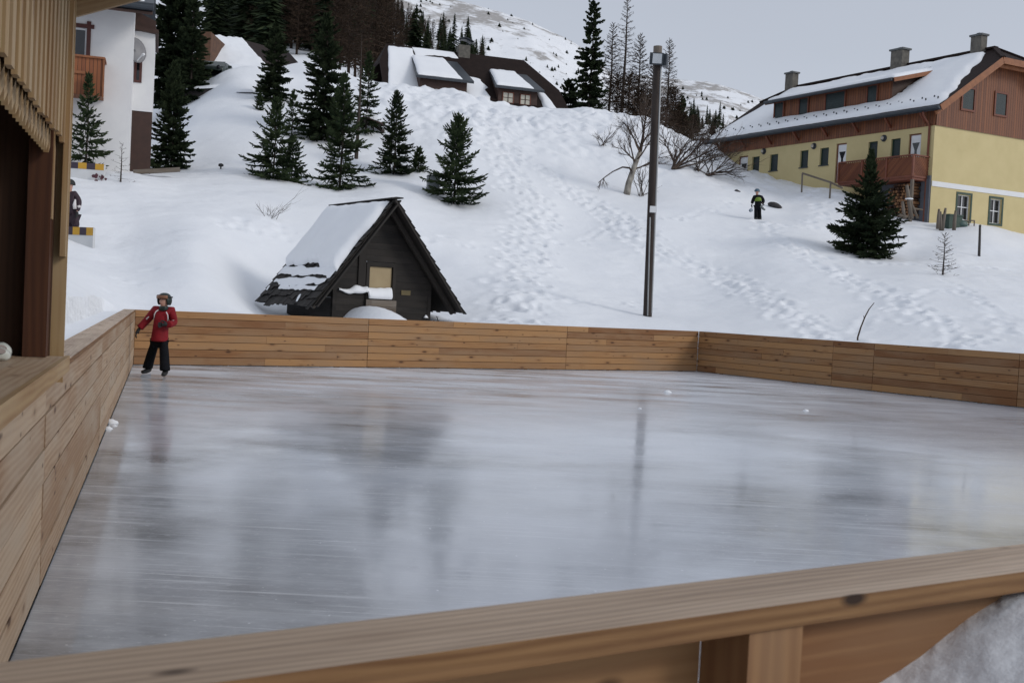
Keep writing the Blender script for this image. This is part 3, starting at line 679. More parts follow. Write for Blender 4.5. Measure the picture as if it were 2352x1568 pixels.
m = MB(); m.tube([hc+Z*.058+hr*math.sin(f)*.118+hf*math.cos(f)*.126 for f in np.linspace(.95, 2*math.pi-.95, 24)], .012, 6); m.build('goggle_strap', M_black, g_, True)
m = MB(); m.tube([hc+Z*.030+hr*math.sin(f)*.113+hf*math.cos(f)*.120 for f in np.linspace(-.98, .98, 12)], .009, 6); m.tube([hc+Z*.083+hr*math.sin(f)*.110+hf*math.cos(f)*.117 for f in np.linspace(-.98, .98, 12)], .009, 6); m.build('goggle_frame', M_black, g_, True)
skin('collar', [(hc-Z*.165+hf*.0, .085), (hc-Z*.125+hf*.016, (.086, .082)), (hc-Z*.095+hf*.024, (.078, .074)), (hc-Z*.088+hf*.024, (.076, .072))], [(0, 1), (1, 2), (2, 3)], M_helm, sk)
m = MB()
M_pipe = plain('white_piping', (.65, .62, .62), (.6, .57, .57), 9, .5)
for L in (((364, 711.5, .10), (358, 715.5, .12), (354.8, 722, .115), (353.6, 733, .08)), ((381.5, 716, .13), (385, 723, .125), (385.8, 731, .11), (385, 738, .10))): m = MB(); m.tube([Q(u, v, dy+.012) for u, v, dy in L], .009, 6); m.build('piping', M_pipe, jk, True)
m = MB(); q = aR[1]+np.array([-.02, -.062, .03]); m.obox(q, (.035, 0, .01), (0, .008, 0), (-.004, 0, .014)); m.build('sleeve_patch', M_pipe, jk)
m = MB(); m.tube([Q(342, 727, .05), Q(336, 733, .05)], .010, 5); m.build('sleeve_patch', M_pipe, jk)

# snowboarder walking down the slope
bp = hit(1741, 504.5); BYY = bp[1]; B = lambda u, v, dy=0: P(u, v, BYY-dy)
sb = thing('person', bp, 'walker in black and lime jacket with blue helmet on the snow slope', 'person')
hc = B(1739, 441); V_ = [(B(1741, 473), .10), (B(1741, 462), .11), (B(1740.5, 453), .07)]; E_ = [(0, 1), (1, 2)]
hv = head_verts(hc, fwd, Z, 1.0); i0 = len(V_); V_ += hv; E_ += [(2, i0)]+[(a+i0, c+i0) for a, c in HEAD_E]
A1_ = [B(1732.5, 453), B(1729, 461), B(1727, 469)]; A2_ = [B(1749, 453.5), B(1754, 461), B(1751, 467, .15)]
for arm in (A1_, A2_): i = len(V_); V_ += [(arm[0], .05), (arm[1], .038), (arm[2], .03)]; E_ += [(2, i), (i, i+1), (i+1, i+2)]
legs = ((B(1737, 476), B(1736.5, 489, .08), bp+np.array([-.09, -.02, .06])), (B(1744, 476), B(1744, 489), bp+np.array([.09, .1, .06])))
for a, b, c in legs: i = len(V_); V_ += [(a, .08), (b, .06), (c, .04)]; E_ += [(0, i), (i, i+1), (i+1, i+2)]
skin('body', V_, E_, M_skin, sb); face_bits(sb, hc, fwd, rgt, Z, 1.0, M_skin)
J = [(B(1741, 480), (.19, .15)), (B(1741, 472), (.19, .15)), (B(1741, 463), (.19, .15)), (B(1740.5, 455), (.17, .13)), (B(1739.5, 448), .085)]; JE = [(0, 1), (1, 2), (2, 3), (3, 4)]
for arm in (A1_, A2_): i = len(J); J += [(arm[0], .10), (arm[1], .085), (arm[2], .075)]; JE += [(3, i), (i, i+1), (i+1, i+2)]
jk = skin('jacket', J, JE, M_cloth, sb)
skin('chest_band', [(B(1741, 464, .02), (.22, .17)), (B(1741, 460, .02), (.23, .175)), (B(1740.5, 456, .02), (.21, .16)), (B(1740.5, 453, .02), (.17, .14))], [(0, 1), (1, 2), (2, 3)], plain('lime_fabric', (.17, .26, .03), (.12, .19, .02), 6, .7), jk)
tr = [(B(1741, 474), (.15, .13))]; TE = []
for a, b, c in legs: i = len(tr); tr += [(a, .105), (b, .09), (c+Z*.03, .10), (c-Z*.10, .09)]; TE += [(0, i), (i, i+1), (i+1, i+2), (i+2, i+3)]
skin('trousers', tr, TE, M_cloth, sb)
for a, b, c in legs: skin('boot', [(c+Z*.05, .06), (c-Z*.02, .065), (c-Z*.02+fwd*.15, .05)], [(0, 1), (1, 2)], M_black, sb)
m = MB(); rows = [[hc+Z*.02+rgt*math.sin(f)*.118*math.sin(th)+fwd*math.cos(f)*.128*math.sin(th)+Z*.125*math.cos(th) for f in np.linspace(0, 6.283, 21)] for th in np.linspace(.02, 1.62, 9)]; m.grid(rows); s = m.build('helmet', plain('blue_helmet', (.035, .09, .14), (.03, .07, .11), 6, .3), sb, True).modifiers.new('thick', 'SOLIDIFY'); s.thickness = .01
hand(sb, A1_[2], np.array([-.1, -.1, -1]), np.array([0, -1, 0]), np.array([1, 0, 0]), 1.1, M_glove, .8); hand(sb, A2_[2], np.array([.5, -.3, -.5]), np.array([0, -1, 0]), np.array([-1, 0, 0]), 1.1, M_glove, .8)
tb = thing('carried_bundle', B(1724.5, 482), 'small blue and white bundle dangling from the left hand of the snow slope walker', 'bundle')
skin('bundle_body', [(B(1721, 480), .09), (B(1725, 484), .11), (B(1730, 482), .06), (B(1726, 488), .07)], [(0, 1), (1, 2), (1, 3)], plain('blue_white_pattern', (.55, .60, .66), (.03, .07, .10), 7, .5), tb); m = MB(); m.tube([A1_[2]-Z*.06, B(1727, 474), B(1726, 479)], .012, 5); m.build('cord', M_pipe, tb)
tb = thing('carried_skates', B(1750, 475), 'grey skates hanging at the hip of the walker in lime jacket', 'skates')
for k, (u, v) in enumerate(((1746, 473), (1750, 477))): skin('skate_boot', [(B(u, v, .17), .06), (B(u+3, v+3, .17), .055), (B(u+8, v+5.5, .17), .04)], [(0, 1), (1, 2)], plain('grey_boot', (.16, .18, .18), (.08, .09, .095), 8, .5), tb)
m = MB(); m.tube([A2_[2]-Z*.04, B(1750, 472, .17)], .015, 5); m.build('strap', M_black, tb)

# half hidden figure behind the kiosk corner
yh = pA[1]+1.2; Hh = lambda u, v, dy=0: P(u+14, v, yh-dy)
gp = base(np.array([Hh(152, 560)[0]]), np.array([yh]))[0]
hd_ = thing('person', np.array([Hh(152, 560)[0], yh, gp]), 'person in dark plum ski clothes half hidden by the kiosk corner', 'person')
hc = Hh(147, 425); V_ = [(Hh(152, 495), .12), (Hh(151, 470), .13), (Hh(150, 446), .08)]; E_ = [(0, 1), (1, 2)]
hv = head_verts(hc, fwd, Z, 1.15); i0 = len(V_); V_ += hv; E_ += [(2, i0)]+[(a+i0, c+i0) for a, c in HEAD_E]
A1_ = [Hh(160, 445), Hh(168, 465), Hh(163, 486, .15)]; A2_ = [Hh(140, 446), Hh(133, 468), Hh(140, 485, .15)]
for arm in (A1_, A2_): i = len(V_); V_ += [(arm[0], .055), (arm[1], .042), (arm[2], .032)]; E_ += [(2, i), (i, i+1), (i+1, i+2)]
zf = gp
legs = ((Hh(157, 500), np.array([Hh(159, 525)[0], yh-.1, zf+.5]), np.array([Hh(160, 540)[0], yh, zf+.06])), (Hh(146, 500), np.array([Hh(145, 525)[0], yh, zf+.5]), np.array([Hh(143, 540)[0], yh+.1, zf+.06])))
for a, b, c in legs: i = len(V_); V_ += [(a, .09), (b, .065), (c, .045)]; E_ += [(0, i), (i, i+1), (i+1, i+2)]
M_plum = plain('plum_fabric', (.030, .012, .022), (.018, .008, .014), 7, .7, .15)
skin('body', V_, E_, M_skin, hd_); face_bits(hd_, hc, fwd, rgt, Z, 1.15, M_skin)
J = [(Hh(152, 500), (.21, .16)), (Hh(151, 474), (.19, .15)), (Hh(150.5, 450), (.17, .13)), (Hh(149, 438), .09)]; JE = [(0, 1), (1, 2), (2, 3)]
for arm in (A1_, A2_): i = len(J); J += [(arm[0], .10), (arm[1], .085), (arm[2], .07)]; JE += [(2, i), (i, i+1), (i+1, i+2)]
jk = skin('jacket', J, JE, M_plum, hd_)
m = MB(); m.tube([Hh(159, 458, .17), Hh(157, 470, .19), Hh(158, 480, .18)], [.02, .05, .05], 7); m.build('white_panel', M_pipe, jk, True); m = MB(); m.tube([Hh(166, 473, .1), Hh(168, 478, .1)], .06, 7); m.build('white_panel', M_pipe, jk, True)
tr = [(Hh(152, 498), (.17, .14))]; TE = []
for a, b, c in legs: i = len(tr); tr += [(a, .12), (b, .11), (c+Z*.06, .12)]; TE += [(0, i), (i, i+1), (i+1, i+2)]
skin('trousers', tr, TE, M_plum, hd_)
for a, b, c in legs: skin('boot', [(c+Z*.05, .07), (c, .07), (c+fwd*.16, .05)], [(0, 1), (1, 2)], M_black, hd_)
hand(hd_, A1_[2], np.array([.2, -.3, -1]), np.array([0, -1, 0]), np.array([-1, 0, 0]), 1.2, M_glove, .5); hand(hd_, A2_[2], np.array([0, -.3, -1]), np.array([0, -1, 0]), np.array([1, 0, 0]), 1.2, M_glove, .5)
m = MB(); rows = [[hc+Z*.02+rgt*math.sin(f)*.125*math.sin(th)+fwd*math.cos(f)*.135*math.sin(th)+Z*.135*math.cos(th) for f in np.linspace(0, 6.283, 21)] for th in np.linspace(.02, 1.7, 9)]; m.grid(rows); s = m.build('helmet', M_glove, hd_, True).modifiers.new('thick', 'SOLIDIFY'); s.thickness = .012
# ------------------------------------------------------------------ building helpers
def wall_holes(mb, o, ax, up, w, h, holes, depth=.16, inward=None, mb_rev=None):
    """front skin of a wall from o along ax (w) and up (h) with openings (x0,z0,x1,z1) and their reveals"""
    o, ax, up = np.array(o, float), nrm(ax), nrm(up)
    xs = sorted({0.0, w, *[c for q in holes for c in (q[0], q[2])]}); zs = sorted({0.0, h, *[c for q in holes for c in (q[1], q[3])]})
    pt = lambda x, z: o+ax*x+up*z
    for i in range(len(xs)-1):
        for j in range(len(zs)-1):
            cx, cz = (xs[i]+xs[i+1])/2, (zs[j]+zs[j+1])/2
            if any(q[0] < cx < q[2] and q[1] < cz < q[3] for q in holes): continue
            mb.face([pt(xs[i], zs[j]), pt(xs[i+1], zs[j]), pt(xs[i+1], zs[j+1]), pt(xs[i], zs[j+1])], [(xs[i], zs[j]), (xs[i+1], zs[j]), (xs[i+1], zs[j+1]), (xs[i], zs[j+1])])
    iv = np.array(inward)*depth
    for (x0, z0, x1, z1) in holes:
        c = [pt(x0, z0), pt(x1, z0), pt(x1, z1), pt(x0, z1)]
        for k in range(4): mb.face([c[k], c[(k+1) % 4], c[(k+1) % 4]+iv, c[k]+iv], [(0, 0), (1, 0), (1, .2), (0, .2)])
def ring(mb, o, ax, up, out, x0, z0, x1, z1, wd, dp):      # picture-frame of four bars
    o, ax, up, out = np.array(o, float), nrm(ax), nrm(up), nrm(out)
    pt = lambda x, z: o+ax*x+up*z+out*dp/2
    for (a, b, c, d) in ((x0, z0, x0+wd, z1), (x1-wd, z0, x1, z1), (x0+wd, z0, x1-wd, z0+wd), (x0+wd, z1-wd, x1-wd, z1)):
        mb.obox(pt((a+c)/2, (b+d)/2), ax*(c-a)/2, up*(d-b)/2, out*dp/2)
def panel(mb, o, ax, up, out, x0, z0, x1, z1, d0, d1):
    o, ax, up, out = np.array(o, float), nrm(ax), nrm(up), nrm(out)
    mb.obox(o+ax*(x0+x1)/2+up*(z0+z1)/2+out*(d0+d1)/2, ax*(x1-x0)/2, up*(z1-z0)/2, out*(d1-d0)/2)
def snowsheet(name, par, c00, c10, c11, c01, th, n=26, m=18, jag=.08, seed=1, mat=None, sag=0, up=Z, rag=(1, 1, 1, 1)):
    """a soft-edged blanket of snow over a quad; rag = ragged bottom, right, top, left"""
    r_ = np.random.default_rng(seed); c00, c10, c11, c01 = [np.array(c, float) for c in (c00, c10, c11, c01)]
    ph = r_.uniform(0, 50); top = []; W = np.linalg.norm(c10-c00); Hh = np.linalg.norm(c01-c00)
    def pos(f, g): return (c00*(1-f)+c10*f)*(1-g)+(c01*(1-f)+c11*f)*g
    fs = np.concatenate([[0, .01], np.linspace(.03, .97, n), [.99, 1]]); gs = np.concatenate([[0, .015], np.linspace(.04, .96, m), [.985, 1]])
    for g in gs:
        row = []
        for f in fs:
            jb = jag*float(fbm(np.array([f*W*1.7+ph]), np.array([3.3]), 3, 5)[0])/Hh*rag[0]; jt = jag*float(fbm(np.array([f*W*1.7+ph]), np.array([8.3]), 3, 5)[0])/Hh*rag[2]
            jl = jag*float(fbm(np.array([g*Hh*1.7+ph]), np.array([13.3]), 3, 5)[0])/W*rag[3]; jr = jag*float(fbm(np.array([g*Hh*1.7+ph]), np.array([18.3]), 3, 5)[0])/W*rag[1]
            F = jl+f*(1-jl+jr) if True else f; G = jb+g*(1-jb+jt)
            e = min(f*W, (1-f)*W, g*Hh, (1-g)*Hh); t = th*(1-math.exp(-e/(.35*th+.02)))
            t *= 1+.35*float(fbm(np.array([f*W*.9+ph]), np.array([g*Hh*.9]), 3, 7)[0])
            row.append(pos(F, G)+up*(t+.004))
        top.append(row)
    mb = MB(); mb.grid(top); o = mb.build(name, mat or M_roofsnow, par, True)
    return o

M_yellow = plain('yellow_render', (.57, .475, .25), (.52, .43, .22), 1.2, .85, .08)
M_greybase = plain('grey_render', (.095, .105, .125), (.08, .085, .10), 2, .8)
M_white = plain('white_paint', (.72, .73, .74), (.66, .67, .69), 2, .6)
M_redclad = slatwood('red_brown_cladding', (.205, .068, .023), (.12, .038, .014), .16)
M_orangewood = plain('orange_timber', (.27, .10, .035), (.19, .065, .022), 4, .6)
M_redtimber = plain('red_timber', (.17, .045, .02), (.11, .03, .014), 4, .6)
M_roofdark = plain('dark_roof_tiles', (.026, .015, .013), (.016, .010, .009), 6, .8, .3, 0, .2)
M_gutter = plain('grey_metal', (.035, .045, .055), (.025, .03, .04), 5, .45, 0, .2)
M_shutter = slatwood('green_shutter', (.018, .035, .038), (.010, .022, .025), .05, .5, 1, .12)
M_green = plain('green_frame', (.012, .045, .028), (.01, .035, .02), 5, .5)
M_glass = plain('window_glass', (.02, .022, .028), (.012, .013, .016), 3, .08, 0, 0, .6)
M_curtain = plain('curtain_cloth', (.55, .52, .45), (.4, .38, .33), 8, .8)  # even pale cloth colour for curtains and lamp shades
M_brick = plain('chimney_render', (.14, .13, .11), (.075, .07, .062), 5, .85, .3)
M_slab = plain('chimney_slab', (.12, .13, .13), (.08, .085, .09), 5, .8)

# ------------------------------------------------------------------ yellow house on the right
C0 = P(2134, 505, 52.0); C0[2] = 0
fs, fg = az(-30.8), az(63.0)                    # along the long facade (away), along the gable (right)
on, gn = nrm(np.array([-fs[1], fs[0], 0.])), nrm(np.array([fg[1], -fg[0], 0.]))   # outward normals
if np.dot(on, fg) > 0: on = -on
if np.dot(gn, fs) > 0: gn = -gn
hp = lambda s, g, z: C0+fs*s+fg*g+Z*z
def fac(u, v): q = onplane(u, v, C0, on); return float(np.dot(q-C0, fs)), float(q[2])
def gab(u, v): q = onplane(u, v, C0, gn); return float(np.dot(q-C0, fg)), float(q[2])
HL = 15.0; HW = 9.2
zc1 = (fac(2136, 293.5)[1]+fac(1690, 345)[1])/2          # top of the render, foot of the cladding
ZB = 4.6                                         # foot of the walls, under the snow
house = thing('yellow_house', hp(7, 4, ZB), 'yellow rendered house with brown timber gable and snowy dormer roof', 'house')
wins = [(1727, 358, 1744, 394), (1768, 353, 1786.5, 391), (1837.5, 346, 1856, 384), (1883, 339.5, 1903, 379.5), (1994, 327.5, 2015, 368), (2046, 322, 2067.5, 364.5)]
doors = [(1696, 362, 1717, 400), (1919.5, 337, 1943, 392), (2086, 318, 2114, 378)]
def fbox(q):
    sa, za = fac(q[2], (q[1]+q[3])/2); sb, zb = fac(q[0], (q[1]+q[3])/2); zt = fac((q[0]+q[2])/2, q[1])[1]; zl = fac((q[0]+q[2])/2, q[3])[1]
    return (sa, zl, sb, zt)
FW = [fbox(q) for q in wins]; FD = [fbox(q) for q in doors]
wz = float(np.median([q[3] for q in FW])); wl = float(np.median([q[1] for q in FW])); FW = [(q[0], wl, q[2], wz) for q in FW]
FD = [(q[0], wl-1.0, q[2], wz+.12) for q in FD]
m = MB(); wall_holes(m, hp(0, 0, ZB), fs, Z, HL, zc1-ZB, [(q[0], q[1]-ZB, q[2], q[3]-ZB) for q in FW+FD], .17, -on)
gw = [(2198, 448, 2228, 506), (2273, 457.5, 2300, 513)]
def gbox(q):
    a = gab(q[0], (q[1]+q[3])/2)[0]; b = gab(q[2], (q[1]+q[3])/2)[0]; return (a, gab((q[0]+q[2])/2, q[3])[1], b, gab((q[0]+q[2])/2, q[1])[1])
GW = [gbox(q) for q in gw]; a_, b_ = np.mean([q[1] for q in GW]), np.mean([q[3] for q in GW]); GW = [(q[0], a_, q[2], b_) for q in GW]
wall_holes(m, hp(0, 0, ZB), fg, Z, HW, zc1-ZB, [(q[0], q[1]-ZB, q[2], q[3]-ZB) for q in GW], .2, -gn)
m.face([hp(HL, 0, ZB), hp(HL, HW, ZB), hp(HL, HW, zc1), hp(HL, 0, zc1)]); m.face([hp(0, HW, ZB), hp(HL, HW, ZB), hp(HL, HW, zc1), hp(0, HW, zc1)])
wall = m.build('wall', M_yellow, house)
# white string course, grey pier below the balcony
zb0, zb1 = gab(2146, 428)[1], gab(2146, 416)[1]
m = MB(); panel(m, hp(0, 0, 0), fg, Z, gn, .02, zb0, HW, zb1, .002, .03); m.build('string_course', M_white, house)
zg = fac(2130, 404)[1]
m = MB(); panel(m, hp(0, 0, 0), fs, Z, on, .003, ZB, 3.0, zg, .003, .012); panel(m, hp(0, 0, 0), fs, Z, on, .02, ZB, .5, zg-.01, .014, .10); m.build('plinth', M_greybase, house)
for k, q in enumerate(FW):
    m = MB(); ring(m, hp(0, 0, 0)-on*.15, fs, Z, on, q[0], q[1], q[2], q[3], .05, .05); w_ = m.build('window', M_green, house)
    m = MB(); panel(m, hp(0, 0, 0)-on*.15, fs, Z, on, q[0]+.05, q[1]+.05, q[2]-.05, q[3]-.05, .0, .03); m.build('roller_shutter', M_shutter, w_)
    m = MB(); panel(m, hp(0, 0, 0), fs, Z, on, q[0]-.04, q[1]-.05, q[2]+.04, q[1], -.12, .05); m.build('sill', M_gutter, w_)
for k, q in enumerate(FD):
    m = MB(); ring(m, hp(0, 0, 0)-on*.14, fs, Z, on, q[0], q[1], q[2], q[3], .06, .07); d_ = m.build('door_frame', M_redtimber, house)
    m = MB(); panel(m, hp(0, 0, 0)-on*.14, fs, Z, on, q[0]+.06, q[1]+.02, q[2]-.06, q[3]-.06, 0, .04); m.build('door', M_white, d_)
    cx = (q[0]+q[2])/2; zt = q[3]-.42; w2 = (q[2]-q[0])*.30; m = MB()   # dark glazing: a wide V on a stem
    b_ = hp(0, 0, 0)-on*.098; pt = lambda x, z: b_+fs*x+Z*z
    m.prism([pt(cx-w2, zt), pt(cx+w2, zt), pt(cx+w2*.30, zt-.36), pt(cx+w2*.30, q[1]+.15), pt(cx-w2*.30, q[1]+.15), pt(cx-w2*.30, zt-.36)], on*.012); m.build('glazing', M_glass, d_)
for q in GW:
    b_ = hp(0, 0, 0)-gn*.17; m = MB(); ring(m, b_, fg, Z, gn, q[0], q[1], q[2], q[3], .035, .06); w_ = m.build('window', M_white, house)
    cx = (q[0]+q[2])/2; cz = q[1]+(q[3]-q[1])*.52; m = MB(); panel(m, b_, fg, Z, gn, cx-.02, q[1]+.04, cx+.02, q[3]-.04, .005, .05); panel(m, b_, fg, Z, gn, q[0]+.04, cz-.02, cx-.022, cz+.02, .005, .05); panel(m, b_, fg, Z, gn, cx+.022, cz-.02, q[2]-.04, cz+.02, .005, .05); m.build('glazing_bar', M_white, w_)
    m = MB(); panel(m, b_, fg, Z, gn, q[0]+.03, q[1]+.03, q[2]-.03, q[3]-.03, -.02, .0); m.build('pane', M_glass, w_)
    for (x, wd) in ((q[0]+.05, .13), (q[2]-.2, .14)):
        m = MB(); panel(m, b_, fg, Z, gn, x, q[1]+.05, x+wd, q[3]-.05, -.08, -.06); m.build('curtain', M_curtain, w_)
    m = MB(); ring(m, hp(0, 0, 0), fg, Z, gn, q[0]-.1, q[1]-.1, q[2]+.1, q[3]+.12, .1, .025); m.build('surround', M_green, w_)
# timber cladding above
ze = 11.75; pit = .70
zmain = lambda g: ze+.30+pit*g
zh = zmain(3.35)                                 # level of the half hip
zr = zmain(HW/2)
m = MB(); panel(m, hp(0, 0, 0), fs, Z, on, -.03, zc1-.02, HL, ze+.36, .004, .05)
gt = [(-.02, zc1-.02), (HW+.02, zc1-.02), (HW+.02, zmain(0)-.05), (HW-3.35, zh-.05), (3.35, zh-.05), (-.02, zmain(0)-.05)]
def face_uv(mb, pts_, o, ax):
    mb.face(pts_, [(float(np.dot(p-o, ax)), float(p[2])) for p in pts_])
face_uv(m, [hp(0, g, z)+gn*.045 for g, z in gt], hp(0, 0, 0), fg)
for k in range(2): 
    g0, g1 = (0, 0) if k == 0 else (HW, HW)
face_uv(m, [hp(HL, g, z)-gn*.045 for g, z in gt][::-1], hp(0, 0, 0), fg)
m.face([hp(-.03, 0, zc1-.02)+gn*.045, hp(0, 0, zc1-.02), hp(0, 0, ze+.3), hp(-.03, 0, ze+.3)+gn*.045])
m.build('cladding', M_redclad, house)
for q in ((2207, 203, 2235, 254.5), (2282.5, 214.5, 2309, 267)):
    q = gbox(q); b_ = hp(0, 0, 0)+gn*.05; m = MB(); ring(m, b_, fg, Z, gn, q[0]-.05, q[1]-.04, q[2]+.08, q[3]+.06, .09, .05); w_ = m.build('window', M_redtimber, house)
    m = MB(); panel(m, b_, fg, Z, gn, q[0]+.02, q[1]+.04, q[2]-.06, q[3]-.03, .0, .02); m.build('roller_shutter', M_shutter, w_)
# roof: two main slopes with half hips at both gables
eo, go_ = .55, .75                              # overhang at the eaves and gables
gE = -eo; zE = zmain(gE); TH = Z*(-.16)
s0, s1 = -go_, HL+go_; hs_ = .75                # ridge starts this far inside the gable
roof = None
m = MB()
front = [hp(s0, gE, zE), hp(s0, 3.35, zh), hp(hs_, HW/2, zr), hp(HL-hs_, HW/2, zr), hp(s1, 3.35, zh), hp(s1, gE, zE)]
back = [hp(s0, HW-gE, zE), hp(s0, HW-3.35, zh), hp(hs_, HW/2, zr), hp(HL-hs_, HW/2, zr), hp(s1, HW-3.35, zh), hp(s1, HW-gE, zE)]
hip0 = [hp(s0, 3.35, zh), hp(s0, HW-3.35, zh), hp(hs_, HW/2, zr)]; hip1 = [hp(s1, 3.35, zh), hp(s1, HW-3.35, zh), hp(HL-hs_, HW/2, zr)]
for pl in (front, back, hip0, hip1): m.prism(pl, TH)
roof = m.build('roof', M_roofdark, house)
m = MB(); m.bar(hp(hs_-.1, HW/2, zr+.03), hp(HL-hs_+.1, HW/2, zr+.03), .30, .10)
for a, b in ((hp(s0, 3.35, zh), hp(hs_, HW/2, zr)), (hp(s0, HW-3.35, zh), hp(hs_, HW/2, zr)), (hp(s1, 3.35, zh), hp(HL-hs_, HW/2, zr))): m.bar(a+Z*.03, b+Z*.03, .22, .08)
m.build('ridge_tiles', M_roofdark, roof)
m = MB()                                        # orange barge boards on the near gable
br = [hp(s0, gE, zE), hp(s0, 3.35, zh), hp(s0, HW-3.35, zh), hp(s0, HW-gE, zE)]
for a, b in zip(br[:-1], br[1:]): m.bar(a+gn*.02-Z*.14, b+gn*.02-Z*.14, .04, .30)
for a, b in zip(br[:-1], br[1:]): m.bar(a-gn*.25-Z*.34, b-gn*.25-Z*.34, .10, .16)
m.build('barge_board', M_orangewood, roof)
m = MB(); m.prism([hp(s0+.05, gE, zE-.17), hp(s0+.05, 3.35, zh-.17), hp(-.06, 3.35, zh-.17), hp(-.06, gE, zE-.17)], -Z*.03); m.prism([hp(s0+.05, 3.35, zh-.17), hp(s0+.05, HW-3.35, zh-.17), hp(-.06, HW-3.35, zh-.17), hp(-.06, 3.35, zh-.17)], -Z*.03); m.prism([hp(s0+.05, HW-3.35, zh-.17), hp(s0+.05, HW-gE, zE-.17), hp(-.06, HW-gE, zE-.17), hp(-.06, HW-3.35, zh-.17)], -Z*.03)
m.build('soffit', M_orangewood, roof)
# dormer: a long shed dormer on the front slope
dg = .55; ds0, ds1 = 3.15, 11.0; dz0 = zmain(dg); dz1 = dz0+1.12; dsl = .27
dj = (dz1+.06-dsl*dg-ze-.30)/(pit-dsl)           # where the dormer roof runs into the slope
dzr = lambda g: dz1+.06+dsl*(g-dg)
m = MB(); face_uv(m, [hp(ds0, dg, dz0-.1), hp(ds1, dg, dz0-.1), hp(ds1, dg, dz1), hp(ds0, dg, dz1)], hp(0, 0, 0), fs)
for s in (ds0, ds1): m.face([hp(s, dg, dz0-.1), hp(s, dj, zmain(dj)), hp(s, dg, dz1)])
dw = m.build('dormer', M_redclad, house)
m = MB(); m.prism([hp(ds0-.55, dg-.5, dzr(dg-.5)), hp(ds0-.3, dj, dzr(dj)+.02), hp(ds1+.3, dj, dzr(dj)+.02), hp(ds1+.5, dg-.5, dzr(dg-.5))], -Z*.14); m.build('dormer_roof', M_roofdark, dw)
m = MB(); m.bar(hp(ds0-.56, dg-.52, dzr(dg-.5)-.09), hp(ds0-.30, dj, dzr(dj)-.07), .04, .20); m.build('barge_board', M_orangewood, dw); m = MB(); m.bar(hp(ds1+.52, dg-.52, dzr(dg-.5)-.09), hp(ds1+.3, dj, dzr(dj)-.07), .04, .2); m.build('barge_board', M_orangewood, dw)
m = MB(); m.tube([hp(ds0-.5, dg-.58, dzr(dg-.5)-.06), hp(ds1+.5, dg-.58, dzr(dg-.5)-.06)], .09, 8); m.build('gutter', M_gutter, dw)
def dorm(u, v): q = onplane(u, v, hp(0, dg, 0), on); return float(np.dot(q-hp(0, dg, 0), fs))
for (u0, u1) in ((1781, 1800), (1837, 1856), (1897, 1940), (1992, 2013)):
    a, b = dorm(u1, 250), dorm(u0, 250); m = MB(); ring(m, hp(0, dg, 0), fs, Z, on, a-.07, dz0+.02, b+.07, dz1-.08, .07, .07); w_ = m.build('dormer_window', M_redtimber, dw)
    m = MB(); panel(m, hp(0, dg, 0), fs, Z, on, a, dz0+.09, b, dz1-.15, .003, .03); m.build('roller_shutter', M_shutter, w_)
# snow on the roofs
sn = snowsheet('snow_cover', roof, hp(s0+.08, gE+.10, zE+.06), hp(s1-.08, gE+.10, zE+.06), hp(HL-hs_-.2, HW/2-.42, zr-.27), hp(hs_+.1, HW/2-.42, zr-.27), .20, 60, 26, .35, 3, rag=(.25, .3, .5, .9))
hole = []                                        # the blanket leaves the dormer front free
me = sn.data; kill = []
import bmesh
bm_ = bmesh.new(); bm_.from_mesh(me)
M3 = np.linalg.inv(np.array([[fs[0], fg[0]], [fs[1], fg[1]]]))
sg = lambda p: M3 @ (np.array([p[0], p[1]])-C0[:2])
mw = np.array(sn.matrix_world)
for f in list(bm_.faces):
    c = f.calc_center_median(); q = sg(c)
    if ds0-.12 < q[0] < ds1+.12 and dg-.15 < q[1] < dj-.1: kill.append(f)
bmesh.ops.delete(bm_, geom=kill, context='FACES'); bm_.to_mesh(me); bm_.free()
snowsheet('snow_cover', dw, hp(ds0-.50, dg-.46, dzr(dg-.46)+.02), hp(ds1+.45, dg-.46, dzr(dg-.46)+.02), hp(ds1+.25, dj+.1, dzr(dj)+.04), hp(ds0-.28, dj+.1, dzr(dj)+.04), .20, 40, 14, .12, 5, rag=(.4, .3, .1, .3))
m = MB(); m.tube([hp(s0, gE-.08, zE-.10), hp(s1, gE-.08, zE-.10)], .10, 8); m.bar(hp(s0, gE-.01, zE-.12), hp(s1, gE-.01, zE-.12), .05, .2); m.build('gutter', M_gutter, roof)
for k in range(46):                             # snow guards along the eaves
    s = s0+.5+k*.345; g = -.2+(.16 if k % 2 else 0); b_ = hp(s, g, zmain(g)); m = MB(); m.obox(b_+Z*.2, fs*.03, fg*.015, Z*.06); m.build('snow_guard', M_gutter, roof)
m = MB(); q = hp(.25, 0, 0)+on*.07; m.tube([q+Z*(zc1-.05), q+Z*ZB], .055, 8); m.tube([hp(.2, gE-.05, zE-.2), hp(.25, -.5, zc1+.4), q+Z*(zc1-.05)], .05, 8); m.build('downpipe', M_redtimber, house)
for s in np.arange(.5, HL, 2.05):               # eave brackets
    m = MB(); a = hp(s, 0, zc1+.15)+on*.05; m.bar(a, a+on*.5+Z*.5, .09, .12); m.bar(a+Z*.55, a+on*.55+Z*.52, .09, .12); m.build('eave_bracket', M_redtimber, house)
